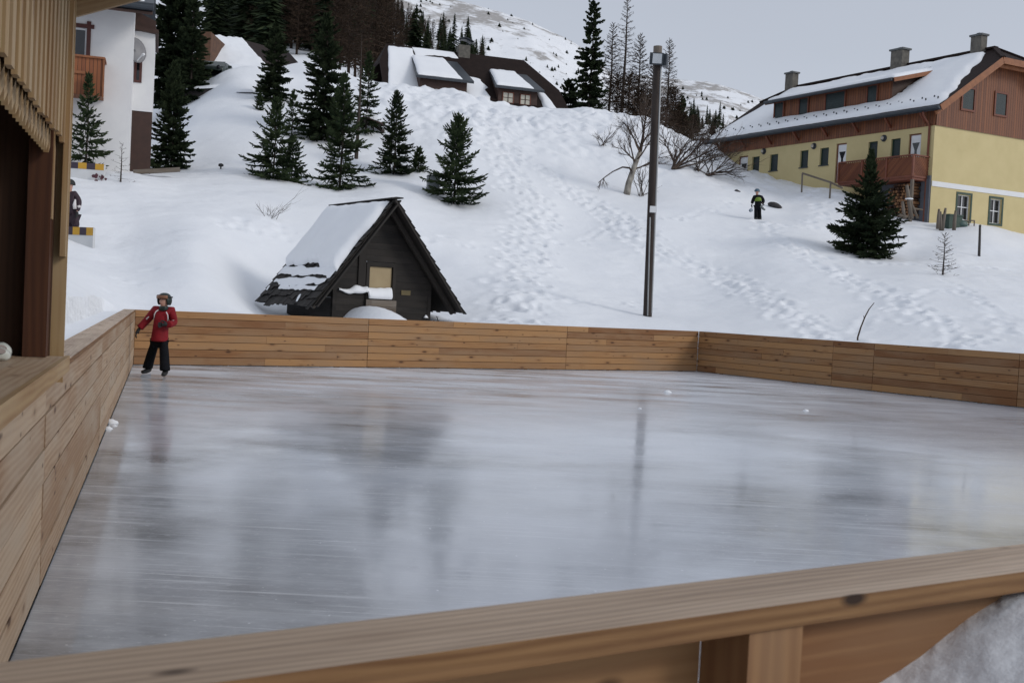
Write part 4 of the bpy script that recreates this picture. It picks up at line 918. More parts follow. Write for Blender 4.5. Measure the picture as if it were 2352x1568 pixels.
# chimneys
for (u, vt, sg_) in ((2256, 80, .80), (2074, 113, 1.0), (1792, 165, .82)):
    b_ = None
    L_ = np.linspace(hs_, HL-hs_, 300); uu = []
    for s in L_:
        p = hp(s, HW/2, zr); d = p-CAM; uu.append(CX+FPX*np.dot(d, Rt)/np.dot(d, Fw))
    s = L_[int(np.argmin(np.abs(np.array(uu)-u)))]; c = hp(s, HW/2-.25, zr-.5)
    zt = P(u, vt, c[1])[2]; m = MB(); m.obox(np.array([c[0], c[1], (c[2]+zt-.12)/2]), fs*.38*sg_, fg*.26*sg_, Z*(zt-.12-c[2])/2); ch = m.build('chimney', M_brick, house)
    m = MB(); m.obox(np.array([c[0], c[1], zt-.06]), fs*.46*sg_, fg*.33*sg_, Z*.045); m.lathe(np.array([c[0], c[1], zt]), [(.14, 0), (.14, .05), (.02, .09)], 10); m.build('chimney_cap', M_slab, ch)
m = MB(); q = P(2261, 84, C0[1]+6); 
# balcony
zt = fac(2087, 372)[1]; bp = 1.08; bs0, bs1 = .22, 4.75; bz1 = zt+.12; bz0 = bz1-1.02
bal = MB(); bpt = lambda s, o, z: hp(s, 0, z)+on*o
def chev(mb, a, b, z0, z1, dirn):               # diagonal boards
    a, b = np.array(a), np.array(b); t = nrm(b-a); L = np.linalg.norm(b-a); nn = nrm(np.cross(t, Z)); h = z1-z0
    x = -h
    while x < L:
        lo, hi = max(0, x), min(L, x+h); 
        if hi-lo > .02:
            if dirn > 0: za, zb_ = z0+(lo-x), z0+(hi-x)
            else: za, zb_ = z1-(lo-x), z1-(hi-x)
            d = nrm(t*(hi-lo)+Z*(zb_-za)); pu = nrm(np.cross(nn, d)); mb.obox(a+t*(lo+hi)/2+Z*((za+zb_)/2-a[2]), (t*(hi-lo)+Z*(zb_-za))/2, pu*.044, nn*.012, random.random())
        x += .135
balc = None
m = MB(); m.obox((bpt(bs0, 0, bz0-.06)+bpt(bs1, bp, bz0-.06))/2, fs*(bs1-bs0)/2, on*bp/2, Z*.06); balc = m.build('balcony', M_redtimber, house)
m = MB(); A_, B_ = bpt(bs0, bp, bz0), bpt(bs1, bp, bz0)
chev(m, A_, B_, bz0, bz1-.06, -1); chev(m, bpt(bs0, .02, bz0), A_, bz0, bz1-.06, 1); m.build('balcony_boards', wood('red_balcony_boards', (.165, .056, .023), (.10, .03, .014), (.05, .02, .01), knots=.3), balc)
m = MB()
for a, b in ((A_, B_), (bpt(bs0, 0, bz0), A_), (B_, bpt(bs1, 0, bz0))): m.bar(a+Z*(bz1-bz0), b+Z*(bz1-bz0), .11, .06); m.bar(a+Z*.03, b+Z*.03, .09, .08)
for s in (bs0, 1.75, 3.25, bs1): m.obox(bpt(s, bp, (bz0+bz1)/2), fs*.045, on*.05, Z*(bz1-bz0)/2)
m.build('balcony_rail', M_redtimber, balc)
m = MB(); m.obox(bpt(bs0+.05, bp-.08, (ZB+bz0)/2-.06), fs*.06, on*.06, Z*(bz0-ZB-.12)/2); m.build('balcony_post', M_oldgrey, balc)
# round wall lamps
for (u, v) in ((1755, 348), (1870, 336), (2031, 318)):
    s, z = fac(u, v); b_ = hp(s, 0, z); m = MB(); m.lathe(b_+on*.004, [(.17, 0), (.17, .03), (.12, .06), (.12, .12), (.02, .15)], 14, on); l = m.build('wall_lamp', M_gutter, house)
    m = MB(); m.lathe(b_+on*.1+Z*.0, [(.06, 0), (.09, .04), (.06, .1), (.01, .12)], 10, on); m.build('lamp_shade', M_curtain, l)
# ------------------------------------------------------------------ things round the yellow house
def wp(u, v, y): return P(u, v, y)
fw = thing('firewood_stack', hp(1.6, -.5, 6.3), 'stack of split firewood under the balcony of the yellow house', 'firewood')
M_logend = plain('split_log', (.20, .095, .04), (.06, .025, .012), 9, .8, .3); m = MB()
random.seed(4)
zf = fac(2085, 487)[1]; zt_ = bz0-.2
for r in range(13):
    for k in range(11):
        s = .62+k*.15+(r % 2)*.07; z = zf-.2+r*.145
        if z > zt_ or random.random() < .06: continue
        c = bpt(s, .18+random.uniform(0, .08), z); rr = random.uniform(.055, .078); m.tube([c-on*.17, c+on*.17], rr, random.choice((5, 6, 7)), tint=random.random())
m.build('split_logs', wood('firewood_ends', (.26, .13, .06), (.05, .022, .012), (.03, .012, .008), var=1.6, knots=.2), fw)
ws = thing('sawhorse', bpt(.6, 1.0, zf), 'weathered log trestle leaning before the firewood stack', 'sawhorse')
zz = P(2085, 500, 50.8)[2]
def pole(par, name, pts_, r, mat, n=7): m = MB(); m.tube(pts_, r, n); return m.build(name, mat, par, True)
PW = lambda u, v, y=50.6: P(u, v, y)
pole(ws, 'leg', [PW(2077, 503), PW(2073, 462)], [.09, .06], M_oldgrey); pole(ws, 'leg', [PW(2094, 503), PW(2086, 448), PW(2083, 425)], [.10, .09, .07], M_oldgrey)
pole(ws, 'leg', [PW(2108, 502), PW(2098, 478), PW(2091, 463)], [.06, .06, .05], M_oldgrey); pole(ws, 'crossbeam', [PW(2062, 492), PW(2074, 497), PW(2084, 498)], [.07, .08, .07], M_oldgrey); pole(ws, 'crossbeam', [PW(2087, 460), PW(2096, 479), PW(2120, 482)], [.05, .05, .03], M_oldgrey)
m = MB()
m.lathe(PW(2088, 459), [(.02, 0), (.17, .02), (.18, .06), (.05, .09)], 10); m.build('snow_cap', M_roofsnow, ws, True)
for k, (u, v0, v1, l, lab) in enumerate(((2154, 520, 480, 3, 'leftmost grey stake rising behind the bare larch sapling'), (2161, 523, 486, -1, 'short grey stake between two taller stakes above the larch sapling'), (2164, 524, 478, 8, 'leaning grey stake, right one of three above the larch sapling'), (2191, 523, 484, 4, 'grey stake standing beside the green box below a window'))):
    t = thing('wooden_stake', PW(u, v0, 49.4), lab, 'stake', 'stakes by the yellow house'); pole(t, 'stake_pole', [PW(u, v0+6, 49.4), PW(u+l*.5, (v0+v1)/2, 49.4), PW(u+l, v1, 49.4)], [.085, .075, .05], M_oldgrey)
t = thing('storage_box', PW(2180, 525, 50.2), 'green crate half sunk in snow before the gable window', 'crate')
M_gbox = plain('green_boards', (.035, .065, .05), (.025, .05, .038), 3, .7, .1); m = MB(); q = PW(2183, 512, 50.4); bx, by = nrm(fg*.9-gn*.0), gn
m.obox(q+Z*(-.1), fg*.42, gn*.3, Z*.42); bevel(m.build('crate_body', M_gbox, t), .02, 2); m = MB(); m.obox(q+Z*.335, fg*.45, gn*.33, Z*.03); m.build('crate_lid', M_gbox, t)
t = thing('barrow', PW(2206, 518, 50.6), 'upturned green wheelbarrow with snow on it below the gable window', 'wheelbarrow'); m = MB(); q = PW(2204, 511, 50.6)
m.lathe(q-Z*.22, [(.05, 0), (.34, .02), (.38, .12), (.30, .27), (.1, .34)], 14); m.build('tub', plain('green_tub', (.05, .10, .09), (.04, .08, .07), 4, .5), t, True)
snowsheet('snow_cap', t, q+np.array([-.26, -.15, .1]), q+np.array([.18, -.15, .1]), q+np.array([.18, .2, .1]), q+np.array([-.26, .2, .1]), .08, 10, 8, .05, 9)
for d in (-.0, .3): pole(t, 'handle', [q+fg*.3+gn*d+Z*.1, q+fg*.62+gn*d+Z*.12], .03, M_oldgrey); pole(t, 'leg', [q+fg*.6+gn*d+Z*.12, q+fg*.62+gn*d-Z*.35], .03, M_oldgrey)
p0 = hit(2249, 590); p1 = P(2251, 519, p0[1]); t = thing('marker_post', p0, 'thin dark post alone in the snow below the yellow gable', 'post'); pole(t, 'post_shaft', [p0-Z*.2, p0+(p1-p0)*.5, p1], [.055, .05, .045], plain('dark_post', (.05, .042, .04), (.03, .026, .025), 6, .7)); m = MB(); m.lathe(p1, [(.05, 0), (.05, .03), (.02, .05)], 8); m.build('post_cap', M_gutter, t)
# hand rail of the steps beside the balcony
t = thing('handrail', PW(1880, 425, 55), 'thin wooden handrail descending to the balcony of the yellow house', 'handrail'); y_ = 54.2
a, b, c = PW(1843, 398, 55.5), PW(1908, 419, 53.6), PW(1935, 432, 53)
m = MB(); m.bar(a, b, .06, .09); m.bar(b, c, .06, .09); m.build('rail', M_oldgrey, t)
for q, (u, v) in ((a, (1842, 428)), (b, (1906, 447))): m = MB(); m.bar(P(u, v, q[1])-Z*.3, q, .07, .07); m.build('rail_post', M_oldgrey, t)

# ------------------------------------------------------------------ log hut with steep shingle roof
HY = 27.0
ap = P(909, 459, HY); rd = az(-33.9); fd = az(56.1); hw = 2.04; hz = ap[2]; ez = 1.27; rl = 3.55
hq = lambda a, b, z: np.array([ap[0], ap[1], 0])+fd*a+rd*b+Z*z    # a across, b back, z up
hn = -rd
hut = thing('log_hut', hq(0, 1.7, .3), 'dark log hut with steep shingled roof half covered in snow', 'hut')
sl = (hz-ez)/hw; ll = math.hypot(hw, hz-ez)
M_shingle = wood('dark_shingles', (.020, .017, .015), (.008, .007, .006), (.006, .006, .006), knots=.2, var=1.0, gs=2, bmp=.5)
def roof_pt(side, f, b, out=0): # f from ridge (0) to eave (1)
    n = nrm(fd*side*(hz-ez)+Z*hw); return hq(side*hw*f, b, hz-(hz-ez)*f)+n*out
m = MB(); random.seed(3); rows = 13
for side in (-1, 1):
    for r in range(rows):
        f0, f1 = r/rows-.02, (r+1)/rows+.03; b = -.04; 
        n = nrm(fd*side*(hz-ez)+Z*hw)
        while b < rl:
            w_ = random.uniform(.13, .24); b2 = min(rl+.02, b+w_); jj = random.uniform(-.02, .025)
            p0, p1 = roof_pt(side, f0, (b+b2)/2, .0), roof_pt(side, f1+jj, (b+b2)/2, .045+random.uniform(0, .012)); m.obox((p0+p1)/2, (p1-p0)/2, rd*(b2-b-.006)/2, n*.009, random.random()); b = b2
m.prism([roof_pt(-1, 0, .05, -.03), roof_pt(-1, 1, .05, -.03), roof_pt(-1, 1, rl-.02, -.03), roof_pt(-1, 0, rl-.02, -.03)], Z*(-.03)); m.prism([roof_pt(1, 0, .05, -.03), roof_pt(1, 1, .05, -.03), roof_pt(1, 1, rl-.02, -.03), roof_pt(1, 0, rl-.02, -.03)], Z*(-.03))
hroof = m.build('roof', M_shingle, hut)
m = MB()
for side in (-1, 1):
    m.bar(roof_pt(side, -.01, -.06, -.07), roof_pt(side, 1.0, -.06, -.07), .035, .17, hn, .5 if side > 0 else .9)
    m.bar(roof_pt(side, 0, .30, -.12), roof_pt(side, 1.0, .30, -.12), .1, .12, Z, .3)
m.build('barge_board', wood('hut_barge_boards', (.036, .030, .026), (.016, .014, .012), (.012, .009, .008), knots=.3, gs=1.5), hroof)
m = MB(); m.bar(hq(-.05, -.1, hz+.03), hq(-.05, rl+.05, hz+.02), .2, .03, Z, .4); m.bar(hq(.06, -.1, hz+.05), hq(.06, rl+.05, hz+.03), .2, .03, Z, .6); m.build('ridge_board', M_shingle, hroof)
# snow on the left slope: one blanket and three ragged strips on the lower courses
nL_ = nrm(-fd*(hz-ez)+Z*hw)
snowsheet('snow_cover', hroof, roof_pt(-1, .66, .08, .05), roof_pt(-1, .66, rl-.06, .05), roof_pt(-1, .03, rl-.06, .05), roof_pt(-1, .03, .12, .05), .19, 60, 30, .28, 12, up=nL_, rag=(1.5, .25, .3, .6))
for k, (f0, f1, b0, b1) in enumerate(((.76, .665, .05, rl-.1), (.835, .775, .2, rl-.25), (.905, .85, .35, rl-.9))): snowsheet('snow_cover', hroof, roof_pt(-1, f0, b0, .06), roof_pt(-1, f0, b1, .06), roof_pt(-1, f1, b1, .06), roof_pt(-1, f1, b0, .06), .035, 40, 6, .16, 20+k, up=nL_, rag=(1.5, .6, .8, .6))
for (f, b) in ((.93, .9), (.86, 3.3), (.95, .85)): snowsheet('snow_cover', hroof, roof_pt(-1, f+.05, b, .06), roof_pt(-1, f+.05, b+.1, .06), roof_pt(-1, f, b+.13, .06), roof_pt(-1, f, b+.05, .06), .03, 6, 6, .04, 40, up=nL_)
# log walls
wb = .42; wa = 1.36
m = MB(); z = -.1; lh = .155
dl, dr_ = None, None
qa = onplane(848, 660, hq(0, wb, 0), hn); qb = onplane(899, 660, hq(0, wb, 0), hn); da, db = float(np.dot(qa-hq(0, wb, 0), fd)), float(np.dot(qb-hq(0, wb, 0), fd))
zdt = P(873, 612, qa[1])[2]; zdm = P(873, 687, qa[1])[2]; zpb = P(873, 658, qa[1])[2]
while z < hz-.35:
    f = (hz-(z+lh*.5))/(hz-ez); half = min(wa, hw*f-.06)
    segs = [(-half, half)] if z > zdt+.02 else [(-half, da-.10), (db+.10, half)]
    for a, b in segs:
        if b-a > .1: m.obox(hq((a+b)/2, wb+.06, z+lh/2), fd*(b-a)/2, rd*.05, Z*(lh/2-.0015), random.random())
    if z < ez+.25:
        for a in (-wa+.05, wa-.05): m.obox(hq(a, (wb+rl-.3)/2, z+lh/2+.004), fd*.05, rd*(rl-.3-wb)/2, Z*(lh/2-.0015), random.random())
        m.obox(hq(0, rl-.35, z+lh/2), fd*wa, rd*.05, Z*(lh/2-.0015), random.random())
    z += lh
bevel(m.build('log_wall', M_dark, hut), .02, 2)
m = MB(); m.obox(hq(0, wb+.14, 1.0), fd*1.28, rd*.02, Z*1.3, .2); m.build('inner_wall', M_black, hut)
m = MB()
for a0_, a1_ in ((da-.10, da-.015), (db+.015, db+.10)): m.obox(hq((a0_+a1_)/2, wb+.03, (zdt-.1)/2), fd*(a1_-a0_)/2, rd*.06, Z*(zdt+.1)/2, .3)
m.obox(hq((da+db)/2, wb+.03, zdt+.05), fd*((db-da)/2+.1), rd*.06, Z*.05, .3); m.obox(hq(da-.22, wb-.01, zpb+.45), fd*.10, rd*.02, Z*.55, .15)
dfr = m.build('door_frame', M_dark, hut)
m = MB(); m.obox(hq((da+db)/2, wb+.04, (zdm+zdt-.01)/2), fd*(db-da)/2, rd*.015, Z*(zdt-.01-zdm)/2); m.build('door_panel', plain('pale_plywood', (.36, .28, .16), (.32, .24, .135), 3, .7), dfr)
m = MB()
for k in range(4): m.obox(hq((da+db)/2+.05, wb-.02, zdm-.02-.16*(k+.5)), fd*((db-da)/2+.09), rd*.018, Z*.077, random.random())
m.obox(hq(da-.02, wb-.05, zdm-.22), fd*.075, rd*.02, Z*.2, 1.0); m.build('half_door', M_oldgrey, dfr)
# snow drifted on the ledge and against the front
zl0 = P(873, 660, qa[1])[2]
m = MB(); rows = []
for i in range(9):
    row = []
    for a in np.linspace(-1.22, db-.01, 46):
        n1, n2 = float(fbm(np.array([a*2.1]), np.array([4.]), 3, 5)[0]), float(fbm(np.array([a*2.6]), np.array([9.]), 3, 6)[0])
        tp = sstep(-1.24, -.6, np.array(a)); dr = a > da-.06; lo = zdm+(.005 if dr else .13-.05*tp+n1*.12); hi = (zdm+.28+n2*.06) if dr else lo+.05+.11*tp+n2*.08; dp = .05+.05*tp+.04*n1
        f = i/8*math.pi/2; row.append(hq(a, wb-.005-dp*math.cos(f)*(1 if i else .55), lo+(hi-lo)*math.sin(f)))
    rows.append(row)
m.grid(rows); m.build('snow_ledge', M_roofsnow, hut, True)
m = MB(); rows = []
for b in np.linspace(-1.1, wb+.02, 12):
    rows.append([hq(a, b, .20+1.10*math.exp(-(abs(a+.42)/1.0)**2.2)*(1-.25*((b-wb)/1.5)**2)+.04*math.sin(a*7+b*4)) for a in np.linspace(-1.75, 1.5, 34)])
m.grid(rows); m.build('snow_drift', M_snow, hut, True)
snowsheet('snow_ledge', hut, hq(1.16, wb-.08, 1.05), hq(1.26, wb-.08, 1.05), hq(1.26, wb, 1.05), hq(1.16, wb, 1.05), .28, 6, 6, .02, 41)
m = MB(); m.obox(hq(.62, wb-.006, zpb-.12), fd*.13, rd*.006, Z*.06); m.build('small_sign', plain('yellowed_board', (.12, .09, .035), (.09, .07, .03), 6, .7), hut)
m = MB(); q = hq(1.55, wb, 1.1); m.tube([q, q+Z*-.15+fd*.06, q+Z*-.35+fd*.02, q+Z*-.6-fd*.05], .012, 5); m.build('cable', M_black, hut)

# ------------------------------------------------------------------ floodlight pole
p0 = hit(1487, 727); pt_ = P(1511, 107, p0[1]); ax = nrm(pt_-p0); dpx = p0[1]/FPX
pole_ = thing('lamp_post', p0, 'tall brown wooden pole carrying floodlights beside the rink', 'lamp post')
M_pole = wood('pole_wood', (.032, .019, .015), (.013, .009, .008), (.010, .007, .005), grey=(.048, .040, .035), gs=1.5, knots=.4)
m = MB(); n_ = 20; L = np.linalg.norm(pt_-p0)
m.tube([p0-ax*.4]+[p0+ax*L*k/n_ for k in range(n_+1)], [.13]+[(.128-.018*k/n_) for k in range(n_+1)], 14); m.build('pole', M_pole, pole_, True)
m = MB(); m.tube([pt_-ax*.55, pt_+ax*.0], .125, 14); m.build('pole_sleeve', M_oldgrey, pole_)
side = nrm(np.array([1, .0, 0])); fr_ = np.array([0, -1., 0])
m = MB(); q = p0+ax*.1+side*.105+fr_*.06; m.tube([q+ax*(L*k/12) for k in range(12)], .028, 8); m.build('conduit', plain('zinc_pipe', (.30, .31, .32), (.24, .25, .26), 3, .4, 0, .6), pole_)
fl = P(1511, 140, p0[1])
m = MB(); m.obox(fl+fr_*.24-side*.07, side*.19, nrm(fr_+Z*-.25)*.07, nrm(Z+fr_*.25)*.17); f1 = bevel(m.build('floodlight', M_gutter, pole_), .02, 2)
m = MB(); m.obox(fl+fr_*.325-side*.06-Z*.01, side*.13, nrm(fr_+Z*-.25)*.01, nrm(Z+fr_*.25)*.135); m.build('floodlight_glass', plain('frosted_glass', (.50, .53, .56), (.42, .45, .48), 4, .25), f1)
m = MB(); m.obox(fl+side*.2+fr_*.05, nrm(side+fr_*.3)*.07, nrm(fr_-side*.3)*.15, Z*.17); bevel(m.build('floodlight', M_gutter, pole_), .02, 2)
m = MB(); m.bar(fl-side*.1, fl-side*.1+fr_*.2, .05, .05); m.bar(fl+side*.05, fl+side*.17, .05, .05); m.build('bracket', M_gutter, pole_)
jb = P(1498, 482, p0[1]); m = MB(); m.obox(jb+fr_*.17-side*.0, side*.085, fr_*.05, Z*.09); bevel(m.build('junction_box', M_white, pole_), .015, 2)
m = MB(); q = P(1492, 500, p0[1])+fr_*.14; m.tube([q, P(1486, 725, p0[1])+fr_*.14], .022, 7); m.build('conduit', MATS['zinc_pipe'], pole_)
# ------------------------------------------------------------------ trees
def leafmat(name, c1, c2, tr=.0):
    m, nt, b = newmat(name); at = nd(nt, 'ShaderNodeAttribute', attribute_name='tint')
    nt.links.new(mixc(nt, at.outputs['Fac'], c1, c2), b.inputs['Base Color']); b.inputs['Roughness'].default_value = .7; b.inputs['Specular IOR Level'].default_value = .05; return m
M_needle = leafmat('spruce_needles', (.015, .027, .014), (.068, .092, .043))
M_needled = leafmat('dark_spruce_needles', (.011, .019, .011), (.048, .064, .032))
M_bark = plain('spruce_bark', (.045, .032, .024), (.03, .022, .018), 6, .85, .3)
M_larch = leafmat('larch_twigs', (.030, .021, .016), (.085, .058, .040))
M_twig = leafmat('bare_twigs', (.040, .030, .026), (.10, .075, .06))
M_birch = plain('birch_bark', (.42, .39, .34), (.07, .06, .052), 4, .8, .3, stretch=(1, 1, .5))
def blade(mb, p, d, l, w, up, tint, cross=True):
    d = nrm(d); x = nrm(np.cross(d, up)); y = np.cross(x, d); q = p+d*l
    m1 = p+d*l*.35
    mb.face([p, m1+x*w/2, q, m1-x*w/2], None, tint)
    if cross: mb.face([p, m1+y*w/2, q, m1-y*w/2], None, tint)
def spruce(h, r, seed, whorl=.23, nb=6, dens=1.0, top=.35, asym=0, lift=.35, droop=.25, bare=.0, gap=0, power=.85, bw=.05, tops=1, prof=None):
    """a spruce standing at the origin: crown MB and trunk MB"""
    R_ = random.Random(seed); cr, tk = MB(), MB(); G_ = R_.gauss; U_ = R_.uniform
    tk.tube([(0, 0, -.35), (0, 0, 0), (.01*h, .005*h, h*.5), (0, 0, h*.985)], [.013*h+.01, .010*h+.01, .006*h+.006, .004], 7)
    z = h*bare+.02; zs = []; whorl *= .79; nb += 1
    while z < h*.985:
        f = z/h; zs.append(z); z += whorl*(1-.45*f)*U_(.7, 1.25)
    big = max(1.0, h/5.0); lmax = .36*big**.7; w0 = bw*1.12*big**.5
    for z in zs:
        f = z/h; L0 = r*((1-f)**power)*(.9 if f < .05 else 1)
        if prof: L0 = r*float(np.interp(f, [q[0] for q in prof], [q[1] for q in prof]))
        if gap and abs(f-gap) < .05: L0 *= .5
        n = max(4, int(nb*(1-.3*f))+R_.choice((-1, 0, 1, 1))); a0 = U_(0, 6.28)
        for k in range(n):
            a = a0+6.283*k/n+G_(0, .25); L = L0*U_(.55, 1.22)*(1+asym*math.cos(a-1.0))+.05
            el = lift*.15+(lift+.6)*f**1.5+G_(0, .10)
            ca, sa = math.cos(a), math.sin(a); hd = np.array([ca, sa, 0]); sd = np.array([-sa, ca, 0])
            p = np.array([0, 0, max(.02, z+U_(-.5, .5)*whorl)]); N = max(4, int(L/(.085*big**.6))); st = L/N; prev = p; tn0 = U_(.1, .75); bp_ = []
            for i in range(N+1):
                t = i/N; e = el-droop*math.sin(math.pi*min(1, t*1.15))*(1-f)+.5*t*t*lift
                dirn = hd*math.cos(e)+Z*math.sin(e); bp_.append(prev)
                if i > 0:
                    ll = min(lmax, .10+.42*L*(1-t)**.7)*U_(.75, 1.25)
                    for s_ in (1, -1):
                        if R_.random() > dens: continue
                        dd = dirn*U_(.55, .95)+sd*(s_*U_(.4, .95))+Z*U_(-.30, .22)
                        blade(cr, prev, dd, ll, w0*U_(.8, 1.35), Z, min(1, max(0, tn0+G_(0, .2)+.3*(t-.4))))
                    if R_.random() < .8*dens: blade(cr, prev, dirn*U_(.2, .8)+Z*U_(-1.0, .6)+sd*U_(-.5, .5), ll*.8, w0, Z, min(1, max(0, tn0+G_(0, .2)-.1)))
                prev = prev+dirn*st
            blade(cr, prev-dirn*st, dirn, .15*big**.5, w0, Z, min(1, tn0+.2))
            if L > .35: tk.tube([bp_[0], bp_[len(bp_)//2], bp_[-1]], [.005+.005*L, .004+.002*L, .003], 3, False)
    for k in range(tops):
        o_ = np.array([0, 0, h*.90]); b_ = np.array([U_(-.28, .28), U_(-.1, .1), 0])*(0 if tops == 1 else 1)
        q = np.array([0, 0, h])+b_*(1.6 if k else .3)-Z*(.12*U_(0, 1) if k else 0); o_ = o_-Z*(.12*h if tops > 1 else 0)
        for i in range(10):
            for j in range(2): blade(cr, o_+(q-o_)*i/10, nrm(q-o_)*.8+np.array([G_(0, .5), G_(0, .5), 0]), .15+.1*(tops > 1), .045, Z, U_(.3, .7))
        blade(cr, q-Z*.1, Z, .16, .03, np.array([1., 0, 0]), .6)
    return cr, tk
TREEGRP = None
def stand(u, v, hpx, rpx, name, label, cat, seed, sink=.08, mats=None, y=None, rz=0, snap=False, **kw):
    p = hit(u, v) if y is None else P(u, v, y)
    if snap: p[2] = base(p[0], p[1])
    sc = p[1]/FPX; h = hpx*sc; r = rpx*sc
    cr, tk = spruce(h, r, seed, **kw)
    t = thing(name, p-Z*sink, label, cat)
    cr.build('crown', mats or M_needle, t, local=True); tk.build('trunk', M_bark, t, local=True); return t
G = dict
stand(627, 411, 187, 76, 'spruce_tree', 'young spruce at the left front of the slope with a smaller one touching it', 'spruce', 1, nb=6, lift=.38, whorl=.27, power=.8)
stand(669, 416, 102, 44, 'spruce_tree', 'small spruce leaning on the right flank of a larger young spruce', 'spruce', 2, lift=.38, whorl=.2)
stand(780, 431, 260, 76, 'spruce_tree', 'spruce with wide upswept lower branches standing before the big dark spruce', 'spruce', 3, nb=6, lift=.42, whorl=.34, power=.75, gap=.28)
stand(740, 318, 285, 70, 'spruce_tree', 'tallest dark spruce in the middle of the slope before the larch wood', 'spruce', 4, nb=8, lift=.15, droop=.35, whorl=.36, power=.62, mats=M_needled, dens=1.0, bw=.07)
stand(840, 299, 175, 44, 'spruce_tree', 'spruce behind a snow capped bird table right of the tallest dark spruce', 'spruce', 5, nb=6, lift=.2, droop=.3, whorl=.33, power=.8)
stand(904, 398, 190, 52, 'spruce_tree', 'slim spruce with a long bare leader right of the snow capped board', 'spruce', 6, nb=7, lift=.3, whorl=.26, power=.72, mats=M_needled)
stand(960, 394, 54, 20, 'spruce_tree', 'tiny spruce seedling between two young spruces', 'spruce', 7, whorl=.16, lift=.35)
stand(1042, 466, 200, 76, 'spruce_tree', 'open young spruce with several tops beside a grey cabinet', 'spruce', 8, nb=6, lift=.42, whorl=.30, power=.62, gap=.52, tops=4, top=.1)
stand(627, 229, 172, 44, 'spruce_tree', 'dense dark spruce at the top of the slope right of the snow bank', 'spruce', 9, nb=8, lift=.12, droop=.35, whorl=.34, power=.62, mats=M_needled, bw=.08)
stand(596, 253, 33, 10, 'spruce_tree', 'tiny dark spruce tip poking out of the snow below the snow bank', 'spruce', 10, whorl=.16, power=.6)
stand(670, 311, 100, 27, 'spruce_tree', 'sparse small spruce at the left foot of the tallest dark spruce', 'spruce', 11, whorl=.24, dens=.75, nb=5)
stand(393, 386, 236, 48, 'spruce_tree', 'columnar spruce close to the right corner of the white house', 'spruce', 12, nb=9, lift=.35, whorl=.28, power=.5, mats=M_needled, bw=.07)
stand(322, 389, 58, 38, 'spruce_tree', 'low bushy spruce at the foot of the white house corner', 'spruce', 13, nb=8, lift=.3, whorl=.16, power=.55)
stand(196, 382, 232, 60, 'spruce_tree', 'thin topped spruce standing before the balcony of the white house', 'spruce', 14, y=39.3, snap=True, nb=6, lift=.3, whorl=.30, power=1.0, dens=.85)
stand(402, 236, 330, 84, 'spruce_tree', 'huge dark spruce rising out of the picture behind the white house', 'spruce', 15, nb=10, lift=.05, droop=.4, whorl=.42, power=.45, mats=M_needled, bw=.10)
stand(436, 232, 240, 40, 'spruce_tree', 'dark spruce close against the right side of the huge spruce behind the white house', 'spruce', 25, nb=8, lift=.05, droop=.4, whorl=.42, power=.5, mats=M_needled, bw=.10)
stand(1988, 586, 240, 76, 'spruce_tree', 'broad spruce with a thin bare leader before the yellow house balcony', 'spruce', 16, nb=10, lift=.30, whorl=.24, mats=M_needled, bw=.055, prof=[(0, .72), (.08, .9), (.25, 1.05), (.42, .85), (.55, .60), (.66, .34), (.72, .20), (.85, .13), (1, .02)])
stand(1352, 246, 262, 42, 'spruce_tree', 'tall ragged spruce against the sky on the crest', 'spruce', 17, y=78, nb=6, lift=.05, droop=.3, whorl=.50, power=.62, mats=M_needled, dens=.85, bw=.14)
stand(1305, 246, 62, 34, 'spruce_tree', 'low dark spruce left of the tall ragged spruce on the crest', 'spruce', 18, y=80, nb=7, whorl=.3, power=.6, mats=M_needled, bw=.10)
stand(1562, 330, 105, 30, 'spruce_tree', 'small brownish spruce among bare trees right of the pole', 'spruce', 19, y=90, nb=5, whorl=.4, power=.7, dens=.7, bw=.12)

def larch(h, r, seed, nbr=70, tw=10, wid=.02, low=.12, up=.15, power=.8):
    R_ = random.Random(seed); tk, cr = MB(), MB()
    tk.tube([(0, 0, -.4), (0, 0, 0), (.008*h, 0, h*.5), (0, .004*h, h)], [.018*h+.015, .015*h+.012, .008*h+.006, .004], 6)
    for k in range(nbr):
        f = low+(1-low)*((k+R_.random())/nbr); z = h*f; a = k*2.399+R_.gauss(0, .3); L = r*(1-f)**power*R_.uniform(.6, 1.15)+.12
        hd = np.array([math.cos(a), math.sin(a), 0]); el = up*.3+.75*f*f+R_.gauss(0, .12)
        p = np.array([0, 0, z]); pl = [p]
        for i in range(4):
            e = el+.16*i*up*3-.08; p = p+(hd*math.cos(e)+Z*math.sin(e))*L/4; pl.append(p)
        cr.tube(pl, [wid*.55*(1.1-.22*i) for i in range(5)], 3, False, tint=R_.uniform(0, .5))
        for j in range(tw):
            t = R_.uniform(.2, 1)*4; i = min(3, int(t)); q = pl[i]+(pl[i+1]-pl[i])*(t-i)
            d = hd*R_.uniform(.2, 1)+np.array([-hd[1], hd[0], 0])*R_.uniform(-1, 1)+Z*R_.uniform(-.5, .6)
            blade(cr, q, d, L*R_.uniform(.12, .38), wid*R_.uniform(.7, 1.3), Z, R_.random(), R_.random() < .4)
    return cr, tk
def stand_larch(u, v, hpx, rpx, name, label, cat, seed, y=None, mats=None, sink=.1, **kw):
    p = hit(u, v) if y is None else P(u, v, y)
    if y is not None and y < 40: p[2] = base(p[0], p[1])
    sc = p[1]/FPX
    cr, tk = larch(hpx*sc, rpx*sc, seed, **kw); t = thing(name, p-Z*sink, label, cat)
    cr.build('twigs', mats or M_larch, t, local=True); tk.build('trunk', M_bark, t, local=True); return t
stand_larch(1428, 252, 275, 48, 'larch_tree', 'tallest bare larch on the crest beside the ragged spruce', 'larch', 1, y=82, nbr=110, tw=14, wid=.035)
